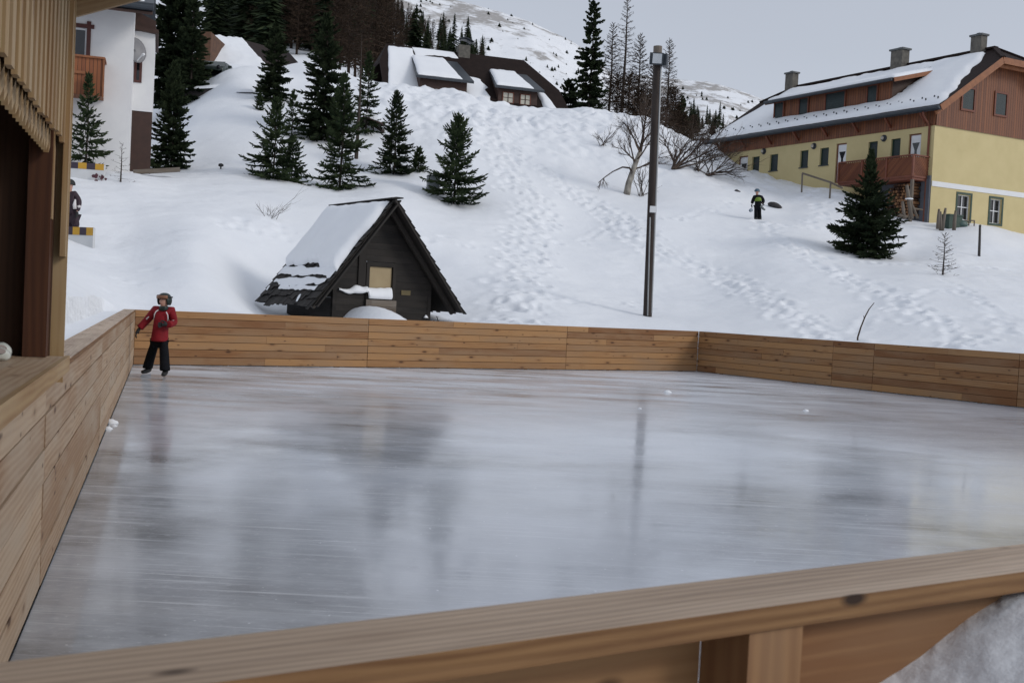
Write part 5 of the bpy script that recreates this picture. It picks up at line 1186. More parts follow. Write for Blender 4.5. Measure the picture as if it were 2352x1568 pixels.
for k, (u, v, h, r, y, lab) in enumerate(((1398, 260, 205, 36, 86, 'bare larch between the ragged spruce and the tallest larch'), (1462, 275, 195, 42, 84, 'bare larch directly right of the tallest larch on the crest'), (1494, 300, 150, 46, 82, 'bushy bare larch immediately left of the lamp pole'), (1527, 320, 228, 44, 92, 'thin bare larch whose tip rises behind the top of the lamp pole'), (1440, 290, 120, 60, 80, 'low bare larch thicket tree under the tallest larch'), (1546, 330, 130, 50, 88, 'bare larch just right of the lamp pole'), (1590, 350, 85, 46, 92, 'low bare larch right of the small brownish spruce'), (1500, 300, 92, 56, 76, 'low wide larch on the rim of the snow slope by the pole'), (1632, 360, 70, 36, 96, 'low bare larch near the left end of the yellow house roof'), (1415, 262, 90, 60, 84, 'bushy larch at the right foot of the tall ragged spruce'), (1470, 285, 80, 60, 79, 'dense low larch filling the gap left of the lamp pole'), (1560, 335, 70, 60, 86, 'dense low larch behind the big bare bush'), (1535, 320, 120, 40, 84, 'mid height bushy larch hugging the right side of the lamp pole'))):
    stand_larch(u, v, h, r, 'larch_tree', lab, 'larch', 20+k, y=y, nbr=110, tw=18, wid=.045, power=.55)
stand_larch(2165, 633, 103, 36, 'larch_sapling', 'bare larch sapling in the snow below the green box', 'sapling', 40, nbr=46, tw=7, wid=.016, low=.06, power=.75)
stand_larch(277, 414, 96, 28, 'larch_sapling', 'thin bare sapling in front of the white house corner', 'sapling', 41, y=38, nbr=26, tw=5, wid=.012, low=.05)
stand_larch(818, 366, 300, 14, 'larch_tree', 'very thin bare trunk right of the tallest dark spruce', 'larch', 42, nbr=40, tw=4, wid=.014, low=.35)

# bare broad-leaved trees and shrubs
def branchy(mb, p, d, L, r, R_, depth, spread=.55, up=.12, nseg=4, tmul=1):
    pl = [np.array(p)]; d = nrm(d)
    for i in range(nseg):
        d = nrm(d+np.array([R_.gauss(0, .13), R_.gauss(0, .13), R_.gauss(0, .1)+up*.5])); pl.append(pl[-1]+d*L/nseg)
    mb.tube(pl, [r*(1-.62*i/nseg) for i in range(nseg+1)], 5 if r > .02 else 3, False, tint=R_.random()*tmul)
    if depth == 0: return
    for k in range(R_.choice((4, 5, 6)) if depth > 1 else R_.choice((5, 6, 7))):
        t = R_.uniform(.25, 1)*nseg; i = min(nseg-1, int(t)); q = pl[i]+(pl[i+1]-pl[i])*(t-i); dd = nrm(pl[i+1]-pl[i])
        v = np.array([R_.gauss(0, 1), R_.gauss(0, 1), R_.gauss(0, .6)]); v = nrm(v-dd*np.dot(v, dd))
        branchy(mb, q, dd*math.cos(spread)+v*math.sin(spread)*R_.uniform(.7, 1.5), L*R_.uniform(.42, .68), r*.45, R_, depth-1, spread, up, nseg, tmul)
def px3(L, y): return [P(u, v, y+dy) for u, v, dy in L]
R_ = random.Random(5)
b0 = hit(1440, 446); yb = b0[1]; t = thing('birch_tree', b0, 'leaning bare birch left of the lamp pole with a drooping low branch', 'birch')
tkp = px3([(1439, 452, 0), (1444, 422, 0), (1452, 398, 0), (1460, 375, 0), (1470, 350, .2)], yb); m = MB(); m.tube(tkp, [.17, .15, .135, .12, .10], 9); m.build('trunk', M_birch, t, True)
cr = MB()
main = px3([(1470, 350, .2), (1476, 320, .3), (1480, 290, .4), (1484, 258, .5)], yb); cr.tube(main, [.095, .07, .045, .02], 6, False, tint=.2)
for a, b in zip(main[:-1], main[1:]):
    for k in range(5): branchy(cr, a+(b-a)*R_.random(), nrm(b-a)*.7+np.array([R_.gauss(0, .7), R_.gauss(0, .7), R_.gauss(.1, .3)]), R_.uniform(.9, 1.5), .026, R_, 2, .5, .15)
for (a, b) in (((1462, 372), (1432, 350)), ((1458, 380), (1440, 330)), ((1464, 366), (1500, 335)), ((1456, 388), (1500, 378)), ((1470, 350), (1446, 300)), ((1476, 325), (1508, 290))):
    pa, pb = P(*a, yb), P(*b, yb+R_.uniform(-.6, .6)); branchy(cr, pa, pb-pa, np.linalg.norm(pb-pa)*1.25, .045, R_, 3, .5, .08)
dr = px3([(1452, 396, 0), (1446, 386, -.2), (1430, 384, -.3), (1408, 394, -.4), (1388, 408, -.5), (1374, 420, -.5)], yb); cr.tube(dr, [.05, .045, .04, .03, .025, .015], 6, False, tint=.2)
for k in range(8): branchy(cr, dr[4]+(dr[5]-dr[4])*R_.random()*.9, np.array([R_.uniform(-.5, .4), R_.gauss(0, .3), -.8]), .38, .012, R_, 1, .5, -.1)
cr.build('twigs', M_twig, t)
def shrub(u, v, stems, name, label, seed, y=None, r0=.03, depth=2, mats=None):
    R_ = random.Random(seed); b0 = hit(u, v) if y is None else P(u, v, y); t = thing(name, b0, label, 'shrub'); m = MB()
    for (du, dv, dy) in stems:
        e = P(u+du, v+dv, b0[1]+dy); o_ = b0+np.array([R_.gauss(0, .12), R_.gauss(0, .12), -.08]); branchy(m, o_, e-o_, np.linalg.norm(e-o_), r0*R_.uniform(.7, 1.2), R_, depth, .42, .04)
    m.build('twigs', mats or M_twig, t); return t
shrub(1473, 450, [(-12, -52, 0), (-4, -60, .2), (4, -66, 0), (10, -55, .3), (18, -62, -.2), (24, -40, 0), (-6, -35, -.3), (30, -22, .2)], 'bare_shrub', 'thin bare bush between the birch trunk and the lamp pole', 1, r0=.022, depth=1)
shrub(1380, 332, [(-12, -14, 0), (-6, -20, .2), (2, -18, 0), (22, -26, .3), (34, -34, .3), (26, -6, .2), (10, -12, 0)], 'bare_shrub', 'scrubby yellowish bush high on the slope left of the birch', 2, r0=.024, depth=2)
sp_ = [(60, -62, .4), (48, -40, .2), (75, -75, .6), (30, -50, 0), (-6, -40, .2), (-14, -60, .3), (20, -70, .5), (90, -30, .3), (110, -45, .5)]
shrub(1547, 386, sp_, 'bare_shrub', 'big bare bush with a thick slanting stem right of the lamp pole', 3, r0=.055, depth=3)
shrub(1628, 400, [(40, -22, .3), (62, -36, .4), (30, -44, .2), (18, -56, .3), (72, -14, .2), (86, -22, .5), (6, -46, .2), (50, 4, 0), (-18, -40, .3), (-30, -20, .2), (66, -4, .2)], 'bare_shrub', 'flattened bare bush bent to the right above a snow rim', 4, r0=.035, depth=2)
shrub(1600, 392, [(14, -60, .3), (30, -44, .2), (-2, -56, .2), (44, -26, .2), (22, -30, 0)], 'bare_shrub', 'middle bare bush between the thick slanting one and the flattened one', 6, r0=.035, depth=2)
shrub(625, 499, [(-38, -22, 0), (-18, -14, .2), (-8, -16, 0), (6, -16, .1), (14, -20, 0), (22, -18, .2), (57, -38, .3), (34, -24, .2)], 'bare_shrub', 'dry twigs poking out of the snow left of the log hut', 5, r0=.011, depth=1)
p0 = hit(1970, 776); t = thing('stick', p0, 'single curved stick stuck upright in the snow behind the right boards', 'stick'); m = MB(); m.tube([p0-Z*.1]+[P(u, v, p0[1]) for u, v in ((1970, 775), (1977, 752), (1987, 727), (1996, 710), (2008, 695))], [.02, .02, .018, .016, .013, .008], 6); m.build('stick_shaft', M_twig, t, True); m = MB(); m.tube([P(1985, 732, p0[1]), P(1983, 724, p0[1])], [.009, .005], 5); m.build('side_twig', M_twig, t)

# ------------------------------------------------------------------ wooded hillside and mountains
def lerp_tab(tab, u):
    k = sorted(tab); return np.interp(u, k, [tab[q] for q in k])
HILL0 = {-300: 260, 300: 220, 480: 165, 600: 160, 750: 172, 900: 185, 1060: 190, 1200: 238, 1400: 290}      # foot, seen from the camera
HILL1 = {-300: -190, 480: -120, 760: -60, 880: 10, 950: 70, 1060: 110, 1140: 150, 1250: 240, 1400: 300}     # rim
def hill_pt(u, f):
    y = 95+f*330; v = lerp_tab(HILL0, u)*(1-f)+lerp_tab(HILL1, u)*f
    v = v+24*float(fbm(np.array([u*.010]), np.array([f*5]), 3, 61)[0]); return P(u, v, y)
mb = MB(); rows = []
for f in np.linspace(-.06, 1.0, 40): rows.append([hill_pt(u, f) if f >= 0 else hill_pt(u, 0)-np.array([0, 12, 14.]) for u in np.linspace(-260, 1400, 110)])
rows.append([p+np.array([0, 30, -40.]) for p in rows[-1]])
mb.grid(rows); o = mb.build('hillside', M_snow, None, True); tag(o, kind='structure')
MPT = []
def mtn(name, top, y0, y1, foot, amp, seed, umin, umax, mat):
    def pt(u, f):
        q = P(u, foot*(1-f)+lerp_tab(top, u)*f**.9, y0+(y1-y0)*f)
        return q+Z*amp*float(fbm(np.array([q[0]*.012]), np.array([q[1]*.012]), 6, seed)[0])*min(1, 3*(1-f)+.25)
    MPT.append(pt); mb = MB(); rows = []; us = np.linspace(umin, umax, 190); N = 90
    for i in range(N+1):
        rows.append([pt(u, i/N) for u in us])
    rows.append([p+np.array([0, 150, -60.]) for p in rows[-1]])
    mb.grid(rows); o = mb.build(name, mat, None, True); tag(o, kind='structure')
def mountain_mat():
    m, nt, b = newmat('mountain_snow'); v = coords(nt, 'Object')
    n1 = noise(nt, coords(nt, 'Object', (1, 1, 1.6)), .012, 8, .68, .6); n2 = noise(nt, coords(nt, 'Object', (1, .5, 2)), .05, 8, .72)
    geo = nd(nt, 'ShaderNodeNewGeometry'); sx = nd(nt, 'ShaderNodeSeparateXYZ'); nt.links.new(geo.outputs['Position'], sx.inputs[0])
    hgt = maprange(nt, sx.outputs[2], 160, 330, 0, .10)
    f = math2(nt, 'ADD', math2(nt, 'ADD', math2(nt, 'MULTIPLY', n1, .55), math2(nt, 'MULTIPLY', n2, .45)), hgt)
    rock = maprange(nt, f, .56, .63)
    c = mixc(nt, math2(nt, 'MULTIPLY', rock, .75), (.80, .82, .86), (.20, .175, .15))
    nt.links.new(c, b.inputs['Base Color']); b.inputs['Roughness'].default_value = .8
    bump(nt, b, n2, .5, 3); return m
M_mtn = mountain_mat()
mtn('mountain', {500: -300, 760: -130, 905: -40, 1020: -2, 1075: 8, 1150: 28, 1220: 50, 1290: 84, 1330: 104, 1370: 136, 1420: 178, 1500: 240, 1600: 300, 1700: 360}, 480, 1150, 330, 14, 71, 560, 1700, M_mtn)
mtn('mountain', {1100: 205, 1300: 190, 1480: 175, 1540: 181, 1570: 184, 1620: 187, 1655: 194, 1690: 206, 1720: 216, 1760: 232, 1820: 262, 1900: 310, 2000: 380}, 700, 1700, 400, 16, 81, 1150, 2000, M_mtn)
# forest on the hillside: a few kinds of small tree, each standing on its own
def far_conifer(h, r, seed, bare=.05):
    R_ = random.Random(seed); m = MB(); n = 26
    m.tube([(0, 0, -1), (0, 0, h*.9)], [.012*h, .004*h], 4, False, tint=.0)
    for i in range(n):
        f = bare+(1-bare)*i/n; L = r*(1-f)**.8+.15; z = h*f; k = 12
        a0 = R_.uniform(0, 6.28)
        for j in range(k):
            a = a0+6.283*j/k+R_.gauss(0, .15); l = L*R_.uniform(.6, 1.2); hd = np.array([math.cos(a), math.sin(a), 0]); sd = np.array([-hd[1], hd[0], 0]); p = np.array([0, 0, z+R_.uniform(0, h/n)])
            q = p+hd*l-Z*l*R_.uniform(-.1, .45); w_ = l*.20+.05
            m.face([p+Z*.25*l, (p+q)/2+sd*w_, q, (p+q)/2-sd*w_], None, R_.random())
    m.face([(r*.12, 0, h*.86), (0, 0, h*1.04), (-r*.12, 0, h*.86)], None, .4); m.face([(0, r*.12, h*.86), (0, 0, h*1.04), (0, -r*.12, h*.86)], None, .4)
    return m
FAR = []
for k in range(4):
    o = far_conifer(12, 1.7+.35*k, 50+k).build('forest_spruce', M_needled); FAR.append(o)
LAR = []
for k in range(4):
    cr, tk = larch(12, 2.1+.3*k, 60+k, nbr=90, tw=14, wid=.10, low=.1, power=.55)
    off = len(cr.V); cr.V += tk.V; cr.F += [tuple(i+off for i in f) for f in tk.F]; cr.UV += tk.UV; cr.T += [.1]*len(tk.T)
    LAR.append(cr.build('forest_larch', M_larch))
R_ = random.Random(77); used = set(); cnt = 0
def put(src, p, s, label, cat, group):
    if src.name not in used: o = src; used.add(src.name)
    else: o = src.copy(); COL.objects.link(o)
    o.location = Vector(p); o.rotation_euler = (0, 0, R_.uniform(0, 6.28)); w_ = R_.uniform(.85, 1.2); o.scale = (s*w_, s*w_, s); tag(o, label, cat, group)
LABS = 'dark narrow spruce among the wooded hillside behind the houses'; LABL = 'bare brown larch among the wooded hillside behind the houses'
tries = 0
while cnt < 330 and tries < 9000:
    tries += 1; u = R_.uniform(455, 1120); f = .14+.86*R_.random()**1.1
    if u > 880 and f < .25: continue
    dn = float(fbm(np.array([u*.008]), np.array([f*3.5]), 3, 91)[0])
    dens = .42+.58*sstep(560, 740, u)
    if R_.random() > dens*(1 if dn > -.10 else .15): continue
    p = hill_pt(u, f)
    if not (470 < u < 1110): continue
    spx = 12*FPX/p[1]
    vtop = P(u, 0, p[1])[2]-p[2]
    larchy = (u > 640 and R_.random() < .62 and u < 1000) or R_.random() < .2
    put(R_.choice(LAR if larchy else FAR), p, R_.uniform(.75, 1.6)*(1 if u < 890 else .55)*(.8 if u < 600 else 1), LABL if larchy else LABS, 'larch' if larchy else 'spruce', 'larches on the wooded hillside' if larchy else 'spruces on the wooded hillside'); cnt += 1
# nearer larches closing the view behind the tallest spruce
for k, (u, v, s) in enumerate(((765, 176, 1.25), (800, 178, 1.3), (830, 182, 1.35), (858, 184, 1.3), (880, 186, 1.2), (845, 180, 1.5), (780, 178, 1.0), (815, 182, 1.15), (870, 187, .95), (895, 186, 1.0), (905, 188, .8))):
    put(R_.choice(LAR), P(u, v, 92+R_.uniform(-4, 18)), s*.62, LABL, 'larch', 'larches on the wooded hillside')
# little dwarf pines dotted over the mountain
MS = []
for k in range(3): MS.append(far_conifer(3.2, 1.2+.3*k, 90+k, 0).build('mountain_pine', M_needled))
LABM = 'tiny dark pine dotted on the snowy mountain slope'
def mput(f, u, pt, s): put(R_.choice(MS), pt(u, f)-Z*.3, s, LABM, 'pine', 'small pines dotted over the mountain')
for k in range(140):
    f = 1-R_.random()**1.6*.62; u = R_.uniform(905, 1385)
    if R_.random() < .45: u = 1385-(1385-905)*R_.random()**2*.6; f = R_.uniform(.35, .8)
    mput(f, u, MPT[0], R_.uniform(.4, 1.4)*(1.25-.5*f))
for k in range(55): mput(R_.uniform(.45, .93), R_.uniform(1545, 1730), MPT[1], R_.uniform(.6, 1.7))
for k in range(34):
    u = R_.uniform(1540, 1660); v = 292+R_.uniform(-10, 14)+(u-1540)*.06; put(R_.choice(FAR), P(u, v, 260+R_.uniform(-30, 60)), R_.uniform(.28, .5), 'dark spruce in the distant row left of the yellow house', 'spruce', 'distant spruces left of the yellow house')
# ------------------------------------------------------------------ white house on the left
M_wwhite = plain('white_render', (.72, .72, .72), (.66, .66, .67), 1.5, .85, .08)
M_balc = slatwood('orange_brown_boards', (.26, .085, .025), (.17, .05, .016), .13)
M_brown = plain('dark_brown_timber', (.05, .022, .015), (.035, .016, .011), 4, .7)
HWY = 41.0
cw = P(296.5, 372, HWY); cw[2] = 0                # right corner of the front wall
wd_ = az(72); wn = np.array([wd_[1], -wd_[0], 0]); wq = lambda a, b, z: cw+wd_*a-wn*b+Z*z     # a to the right, b back
zt = P(313, 28, HWY)[2]+.45; zg = P(297, 372, HWY)[2]-1.2
wh = thing('white_house', wq(-4, 3, zg+1.2), 'white rendered house with orange balcony and satellite dish behind the kiosk', 'house')
fw_ = lambda u, v: (lambda q: (float(np.dot(q-cw, wd_)), float(q[2])))(onplane(u, v, cw, wn))
x0, z1 = fw_(150, 60); x1, z0 = fw_(197, 143)
m = MB(); W0 = -10.0
wall_holes(m, wq(W0, 0, zg), wd_, Z, -W0, zt-zg, [(x0-W0, z0-zg-.3, x1-W0, z1-zg)], .2, -wn)
m.face([wq(0, 0, zg), wq(0, 9, zg), wq(0, 9, zt), wq(0, 0, zt)]); m.face([wq(W0, 0, zg), wq(W0, 9, zg), wq(W0, 9, zt), wq(W0, 0, zt)][::-1])
m.face([wq(W0, 9, zg), wq(0, 9, zg), wq(0, 9, zt), wq(W0, 9, zt)]); m.build('wall', M_wwhite, wh)
m = MB(); ring(m, wq(0, 0, 0), wd_, Z, wn, x0-.14, z0-.4, x1+.14, z1+.14, .14, .06); 
zz_ = z1+.07; panel(m, wq(0, 0, 0), wd_, Z, wn, x1+.143, zz_-.07, x1+.25, zz_+.07, .0, .06); panel(m, wq(0, 0, 0), wd_, Z, wn, x1, z1+.143, x1+.14, z1+.25, .0, .06); w_ = m.build('window', plain('maroon_timber', (.085, .022, .017), (.06, .017, .013), 3, .6), wh)
m = MB(); ring(m, wq(0, 0, 0)-wn*.15, wd_, Z, wn, x0, z0-.3, x1, z1, .06, .05); m.build('frame', M_white, w_); m = MB(); panel(m, wq(0, 0, 0)-wn*.15, wd_, Z, wn, x0+.05, z0-.3, x1-.05, z1-.05, .0, .02); m.build('pane', M_glass, w_)
# balcony
bx1, bzt = fw_(241, 150); bzt = fw_(205, 145)[1]; bzb = fw_(232, 231)[1]
m = MB(); face_uv(m, [wq(W0, -1.0, bzb), wq(bx1, -1.0, bzb), wq(bx1, -1.0, bzt), wq(W0, -1.0, bzt)], wq(0, 0, 0), wd_); face_uv(m, [wq(bx1, -1.0, bzb), wq(bx1, 0, bzb), wq(bx1, 0, bzt), wq(bx1, -1.0, bzt)], wq(0, 0, 0), wn)
b_ = m.build('balcony', M_balc, wh); s = b_.modifiers.new('thick', 'SOLIDIFY'); s.thickness = .04
m = MB(); m.bar(wq(W0, -1.0, bzt+.03), wq(bx1+.05, -1.0, bzt+.03), .14, .07); m.bar(wq(bx1, -.93, bzt+.03), wq(bx1, 0, bzt+.03), .12, .068); m.bar(wq(W0, -1.04, bzt-.55), wq(bx1-.6, -1.04, bzt-.55), .03, .1); m.bar(wq(bx1+.01, -1.0, bzb-.05), wq(bx1+.01, -1.0, bzt), .09, .05, wd_); m.build('rail', M_orangewood, b_)
m = MB(); m.obox(wq((W0+bx1)/2, -.5, bzb+.05), wd_*(bx1-W0)/2, wn*.48, Z*.06); m.build('balcony_floor', M_orangewood, b_)
m = MB(); m.obox(wq(x0-1.6, -.03, (zg+bzb)/2), wd_*1.9, wn*.03, Z*(bzb-zg)/2); m.build('ground_floor_boarding', M_redtimber, wh)
# roof with deep eaves
re = P(227, 16, HWY-1.5)[2]-.02; ex = fw_(419, 24)[0]-1.0
m = MB(); m.prism([wq(W0-1, -1.6, re), wq(ex, -1.6, re), wq(ex, 3.8, re+2.2), wq(W0-1, 3.8, re+2.2)], Z*.28); r_ = m.build('roof', M_gutter, wh)
m = MB(); m.prism([wq(W0-1, -1.58, re-.03), wq(ex-.03, -1.58, re-.03), wq(ex-.03, 3.8, re+2.17), wq(W0-1, 3.8, re+2.17)], -Z*.1); m.build('soffit', M_brown, r_)
m = MB(); m.prism([wq(W0-1, 3.8, re+2.2), wq(ex, 3.8, re+2.2), wq(ex, 10.5, re-.6), wq(W0-1, 10.5, re-.6)], Z*.28); m.build('roof_back', M_gutter, r_)
snowsheet('snow_cover', r_, wq(W0-.8, -1.45, re+.33), wq(ex-.35, -1.45, re+.33), wq(ex-.35, 3.6, re+2.4), wq(W0-.8, 3.6, re+2.4), .25, 40, 14, .12, 51)
m = MB(); m.tube([wq(W0, -1.68, re+.1), wq(ex, -1.68, re+.1)], .09, 8); m.build('gutter', M_gutter, r_)
# set back wing on the right
ax_ = lambda u, v: (lambda q: (float(np.dot(q-cw, wd_)), float(q[2])))(onplane(u, v, wq(0, 1.3, 0), wn))
xr = ax_(356, 100)[0]; zwt = ax_(335, 74)[1]; zwb = ax_(340, 257)[1]
m = MB(); wx0, wz1 = ax_(306, 118); wx1, wz0 = ax_(325, 191)
wall_holes(m, wq(0, 1.3, zwb), wd_, Z, xr, zwt-zwb, [(max(.02, wx0), wz0-zwb, wx1, wz1-zwb)], .15, -wn); m.face([wq(xr, 1.3, zwb), wq(xr, 4.5, zwb), wq(xr, 4.5, zwt), wq(xr, 1.3, zwt)]); wg = m.build('wing', M_wwhite, wh)
m = MB(); ring(m, wq(0, 1.3, 0), wd_, Z, wn, max(.02, wx0), wz0, wx1+.0, wz1, .09, .04); w_ = m.build('window', MATS['maroon_timber'], wg); m = MB(); panel(m, wq(0, 1.43, 0), wd_, Z, wn, max(.02, wx0), wz0, wx1, wz1, 0, .02); m.build('pane', M_glass, w_)
m = MB(); m.obox(wq(xr/2, 1.45, (zg+zwb)/2), wd_*xr/2, wn*.12, Z*(zwb-zg)/2); m.build('cellar_door', M_brown, wg)
m = MB(); m.prism([wq(0, 1.25, zwt), wq(.75, 1.25, zwt), wq(.75, 1.25, re+.3), wq(0, 1.25, re+.6)], -wn*3); m.build('gable_boarding', M_brown, wg)
m = MB(); m.prism([wq(-.0, 1.1, zwt+.02), wq(xr+.12, 1.1, zwt-.06), wq(xr+.12, 4.7, zwt-.06), wq(0, 4.7, zwt+.02)], Z*.16); m.build('wing_roof', M_brown, wg)
# satellite dish on the corner
dc = P(309, 117, HWY+.75); dish = MB(); dn_ = nrm(np.array([.80, -.60, .20])); dx_ = nrm(np.cross(dn_, Z)); dy_ = np.cross(dx_, dn_); rows = []
for k in range(6):
    r = .44*k/5; rows.append([dc+(dx_*math.cos(t)+dy_*math.sin(t)*1.1)*max(r, .01)+dn_*(r*r*.55) for t in np.linspace(0, 2*math.pi, 21)])
dish.grid(rows); d_ = dish.build('satellite_dish', plain('grey_dish', (.20, .20, .21), (.16, .16, .17), 3, .5), wh, True); s = d_.modifiers.new('thick', 'SOLIDIFY'); s.thickness = .02
m = MB(); m.tube([dc-dy_*.42+dn_*.10, dc+dn_*.46-dy_*.30], .022, 6); m.lathe(dc+dn_*.45-dy_*.30, [(.03, 0), (.055, .04), (.04, .12)], 8, dn_); m.build('dish_arm', M_white, d_); m = MB(); m.tube([dc-dn_*.02, dc-dn_*.25-dx_*.1, wq(-.02, .6, dc[2])], .04, 6); m.build('dish_mount', M_gutter, d_)
m = MB(); q = P(349, 105, HWY+1.9); m.lathe(q, [(.03, 0), (.06, .05), (.05, .14), (.02, .18)], 8, wn-Z*.4); m.build('outside_lamp', M_gutter, wh)
# beam edging in front of that house
a, b = hit(306, 397), hit(413, 390); b = P(413, 391, a[1]+.6); t = thing('timber_edging', (a+b)/2, 'long flat timber beam lying in the snow before the white house', 'beam'); m = MB(); m.bar(a+Z*.02, b+Z*.02, .25, .16); m.build('beam_body', M_oldgrey, t)
p0 = hit(507, 389); t = thing('sprinkler', p0, 'small dark knob and stick poking from the smooth snow on the left slope', 'post'); m = MB(); m.tube([p0-Z*.1, p0+Z*.12], .03, 6); m.lathe(p0+Z*.1, [(.04, 0), (.11, .03), (.10, .11), (.03, .14)], 9); m.build('knob', M_black, t); m = MB(); m.tube([P(500, 392, p0[1])+Z*.03, P(530, 395, p0[1]-.2)+Z*.03], .03, 5); m.build('stick', M_oldgrey, t)

# ------------------------------------------------------------------ brown roofed house behind the crest
BY = 74.0
M_browntile = plain('brown_tiles', (.022, .014, .012), (.014, .009, .008), 3, .85, .4, 0, .15)
rA = P(895, 101, BY); rdir = az(72.0); rback = np.array([-rdir[1], rdir[0], 0]); rback = rback if rback[1] > 0 else -rback
q = onplane(1203, 139, rA, np.cross(rdir, Z)); RL = float(np.dot(q-rA, rdir)); rz = rA[2]
bq = lambda a, b, z: np.array([rA[0], rA[1], 0])+rdir*a-rback*b+Z*z      # b toward us
bh = thing('brown_house', bq(RL/2, 0, rz-5), 'low brown roofed house with two snowy dormers behind the snow crest', 'house')
ps = .98; zs_ = lambda b: rz-ps*b
fb = 5.2; lx = -.3; rx = RL+3.1; cl = lambda b: -.4-.10*b
m = MB()
m.prism([bq(-.2, 0, rz), bq(RL, 0, rz), bq(RL+1.9, 2.3, zs_(2.3)), bq(RL+2.3, fb, zs_(fb)), bq(-1.0, fb, zs_(fb)), bq(-.9, 1.5, zs_(1.5))], -Z*.18)
m.prism([bq(-.2, 0, rz), bq(RL, 0, rz), bq(RL+1.9, -2.3, zs_(2.3)), bq(RL+2.3, -fb, zs_(fb)), bq(-1.0, -fb, zs_(fb)), bq(-.9, -1.5, zs_(1.5))], -Z*.18)
m.prism([bq(RL, 0, rz), bq(RL+1.9, 2.3, zs_(2.3)), bq(RL+1.9, -2.3, zs_(2.3))], -Z*.18); m.prism([bq(-.2, 0, rz), bq(-.9, 1.5, zs_(1.5)), bq(-.9, -1.5, zs_(1.5))], -Z*.18)
br_ = m.build('roof', M_browntile, bh)
m = MB(); m.face([bq(-.1, fb-.6, zs_(fb-.6)-2), bq(-.1, -fb+.6, zs_(fb-.6)-2), bq(-.1, -fb+.6, zs_(fb-.6)-.2), bq(-.1, -1.4, zs_(1.6)-.2), bq(-.1, 1.4, zs_(1.6)-.2), bq(-.1, fb-.6, zs_(fb-.6)-.2)][::-1])
m.face([bq(RL+1.5, fb-.6, zs_(fb-.6)-2), bq(RL+1.5, -fb+.6, zs_(fb-.6)-2), bq(RL+1.5, -fb+.6, zs_(fb-.6)-.2), bq(RL+1.5, -2.2, zs_(2.6)-.2), bq(RL+1.5, 2.2, zs_(2.6)-.2), bq(RL+1.5, fb-.6, zs_(fb-.6)-.2)])
m.face([bq(-.1, fb-.6, zs_(fb-.6)-2), bq(RL+1.5, fb-.6, zs_(fb-.6)-2), bq(RL+1.5, fb-.6, zs_(fb-.6)-.2), bq(-.1, fb-.6, zs_(fb-.6)-.2)]); m.build('wall', M_brown, bh)
snowsheet('snow_cover', br_, bq(-.85, 4.9, zs_(4.9)+.03), bq(2.4, 4.9, zs_(4.9)+.03), bq(1.5, .25, zs_(.25)+.03), bq(-.15, .25, zs_(.25)+.03), .10, 24, 24, .25, 61, rag=(.3, 1.2, .3, .3))
snowsheet('snow_cover', br_, bq(1.6, .75, zs_(.75)+.03), bq(4.6, .55, zs_(.55)+.03), bq(4.4, .1, zs_(.1)+.03), bq(1.5, .1, zs_(.1)+.03), .05, 30, 6, .25, 62, rag=(1.4, .6, .4, .3))
def bdorm(a0, a1, b0_, b1_, zf, seed, win):       # a shed dormer from b0_ (up the slope) to b1_ (front)
    zt = zs_(b0_)+.05; m = MB()
    m.prism([bq(a0, b0_, zt), bq(a1, b0_, zt), bq(a1+.35, b1_+.4, zf), bq(a0-.35, b1_+.4, zf)], -Z*.16); d_ = m.build('dormer_roof', M_gutter, bh)
    m = MB(); face_uv(m, [bq(a0, b1_, zf-2.6), bq(a1, b1_, zf-2.6), bq(a1, b1_, zf-.1), bq(a0, b1_, zf-.1)], bq(0, 0, 0), rdir)
    for a in (a0, a1): m.face([bq(a, b0_, zt-.3), bq(a, b1_, zf-2.6), bq(a, b1_, zf-.1), bq(a, b0_, zt-.05)])
    m.build('dormer_wall', M_brown, d_)
    snowsheet('snow_cover', d_, bq(a0-.2, b1_+.3, zf+.04), bq(a1-.35, b1_+.3, zf+.04), bq(a1-1.0, b0_+.25, zt+.02), bq(a0+.0, b0_+.15, zt), .16, 26, 12, .18, seed, rag=(.3, .6, .8, .3))
    return d_
pb = lambda u, v, b: (lambda q: (float(np.dot(q-bq(0, 0, 0), rdir)), float(q[2])))(onplane(u, v, bq(0, b, 0), rback))
L0, zl_ = pb(975, 174, 4.2); L1, _ = pb(1087, 190, 4.2)
bdorm(L0-.2, L1-.3, .95, 3.8, zl_, 63, False)
Q0, zq_ = pb(1146, 197, 4.2); Q1, _ = pb(1249, 211, 4.2)
d_ = bdorm(Q0+.1, Q1-.3, 1.35, 3.8, zq_+.02, 64, True)
for (u0, v0, u1, v1) in ((1154, 212, 1180, 228), (1194, 217, 1218.5, 237)):
    a0, zt0 = pb(u0, (v0+v1)/2, 3.8); a1, _ = pb(u1, (v0+v1)/2, 3.8); zt0 = pb((u0+u1)/2, v0, 3.8)[1]; zb0_ = zt0-.72; o_ = bq(0, 3.8, 0)
    m = MB(); ring(m, o_, rdir, Z, -rback, a0, zb0_, a1, zt0, .05, .05); w_ = m.build('window', M_redtimber, d_)
    m = MB(); panel(m, o_, rdir, Z, -rback, a0+.05, zb0_+.05, a1-.05, zt0-.05, .0, .015); m.build('pane', plain('pale_curtain_glass', (.50, .47, .39), (.42, .40, .34), 5, .3), w_)
    m = MB(); panel(m, o_, rdir, Z, -rback, (a0+a1)/2-.025, zb0_+.05, (a0+a1)/2+.025, zt0-.05, .017, .04); panel(m, o_, rdir, Z, -rback, a0+.05, (zb0_+zt0)/2-.02, a1-.05, (zb0_+zt0)/2+.02, .016, .03); m.build('glazing_bar', M_brown, w_)
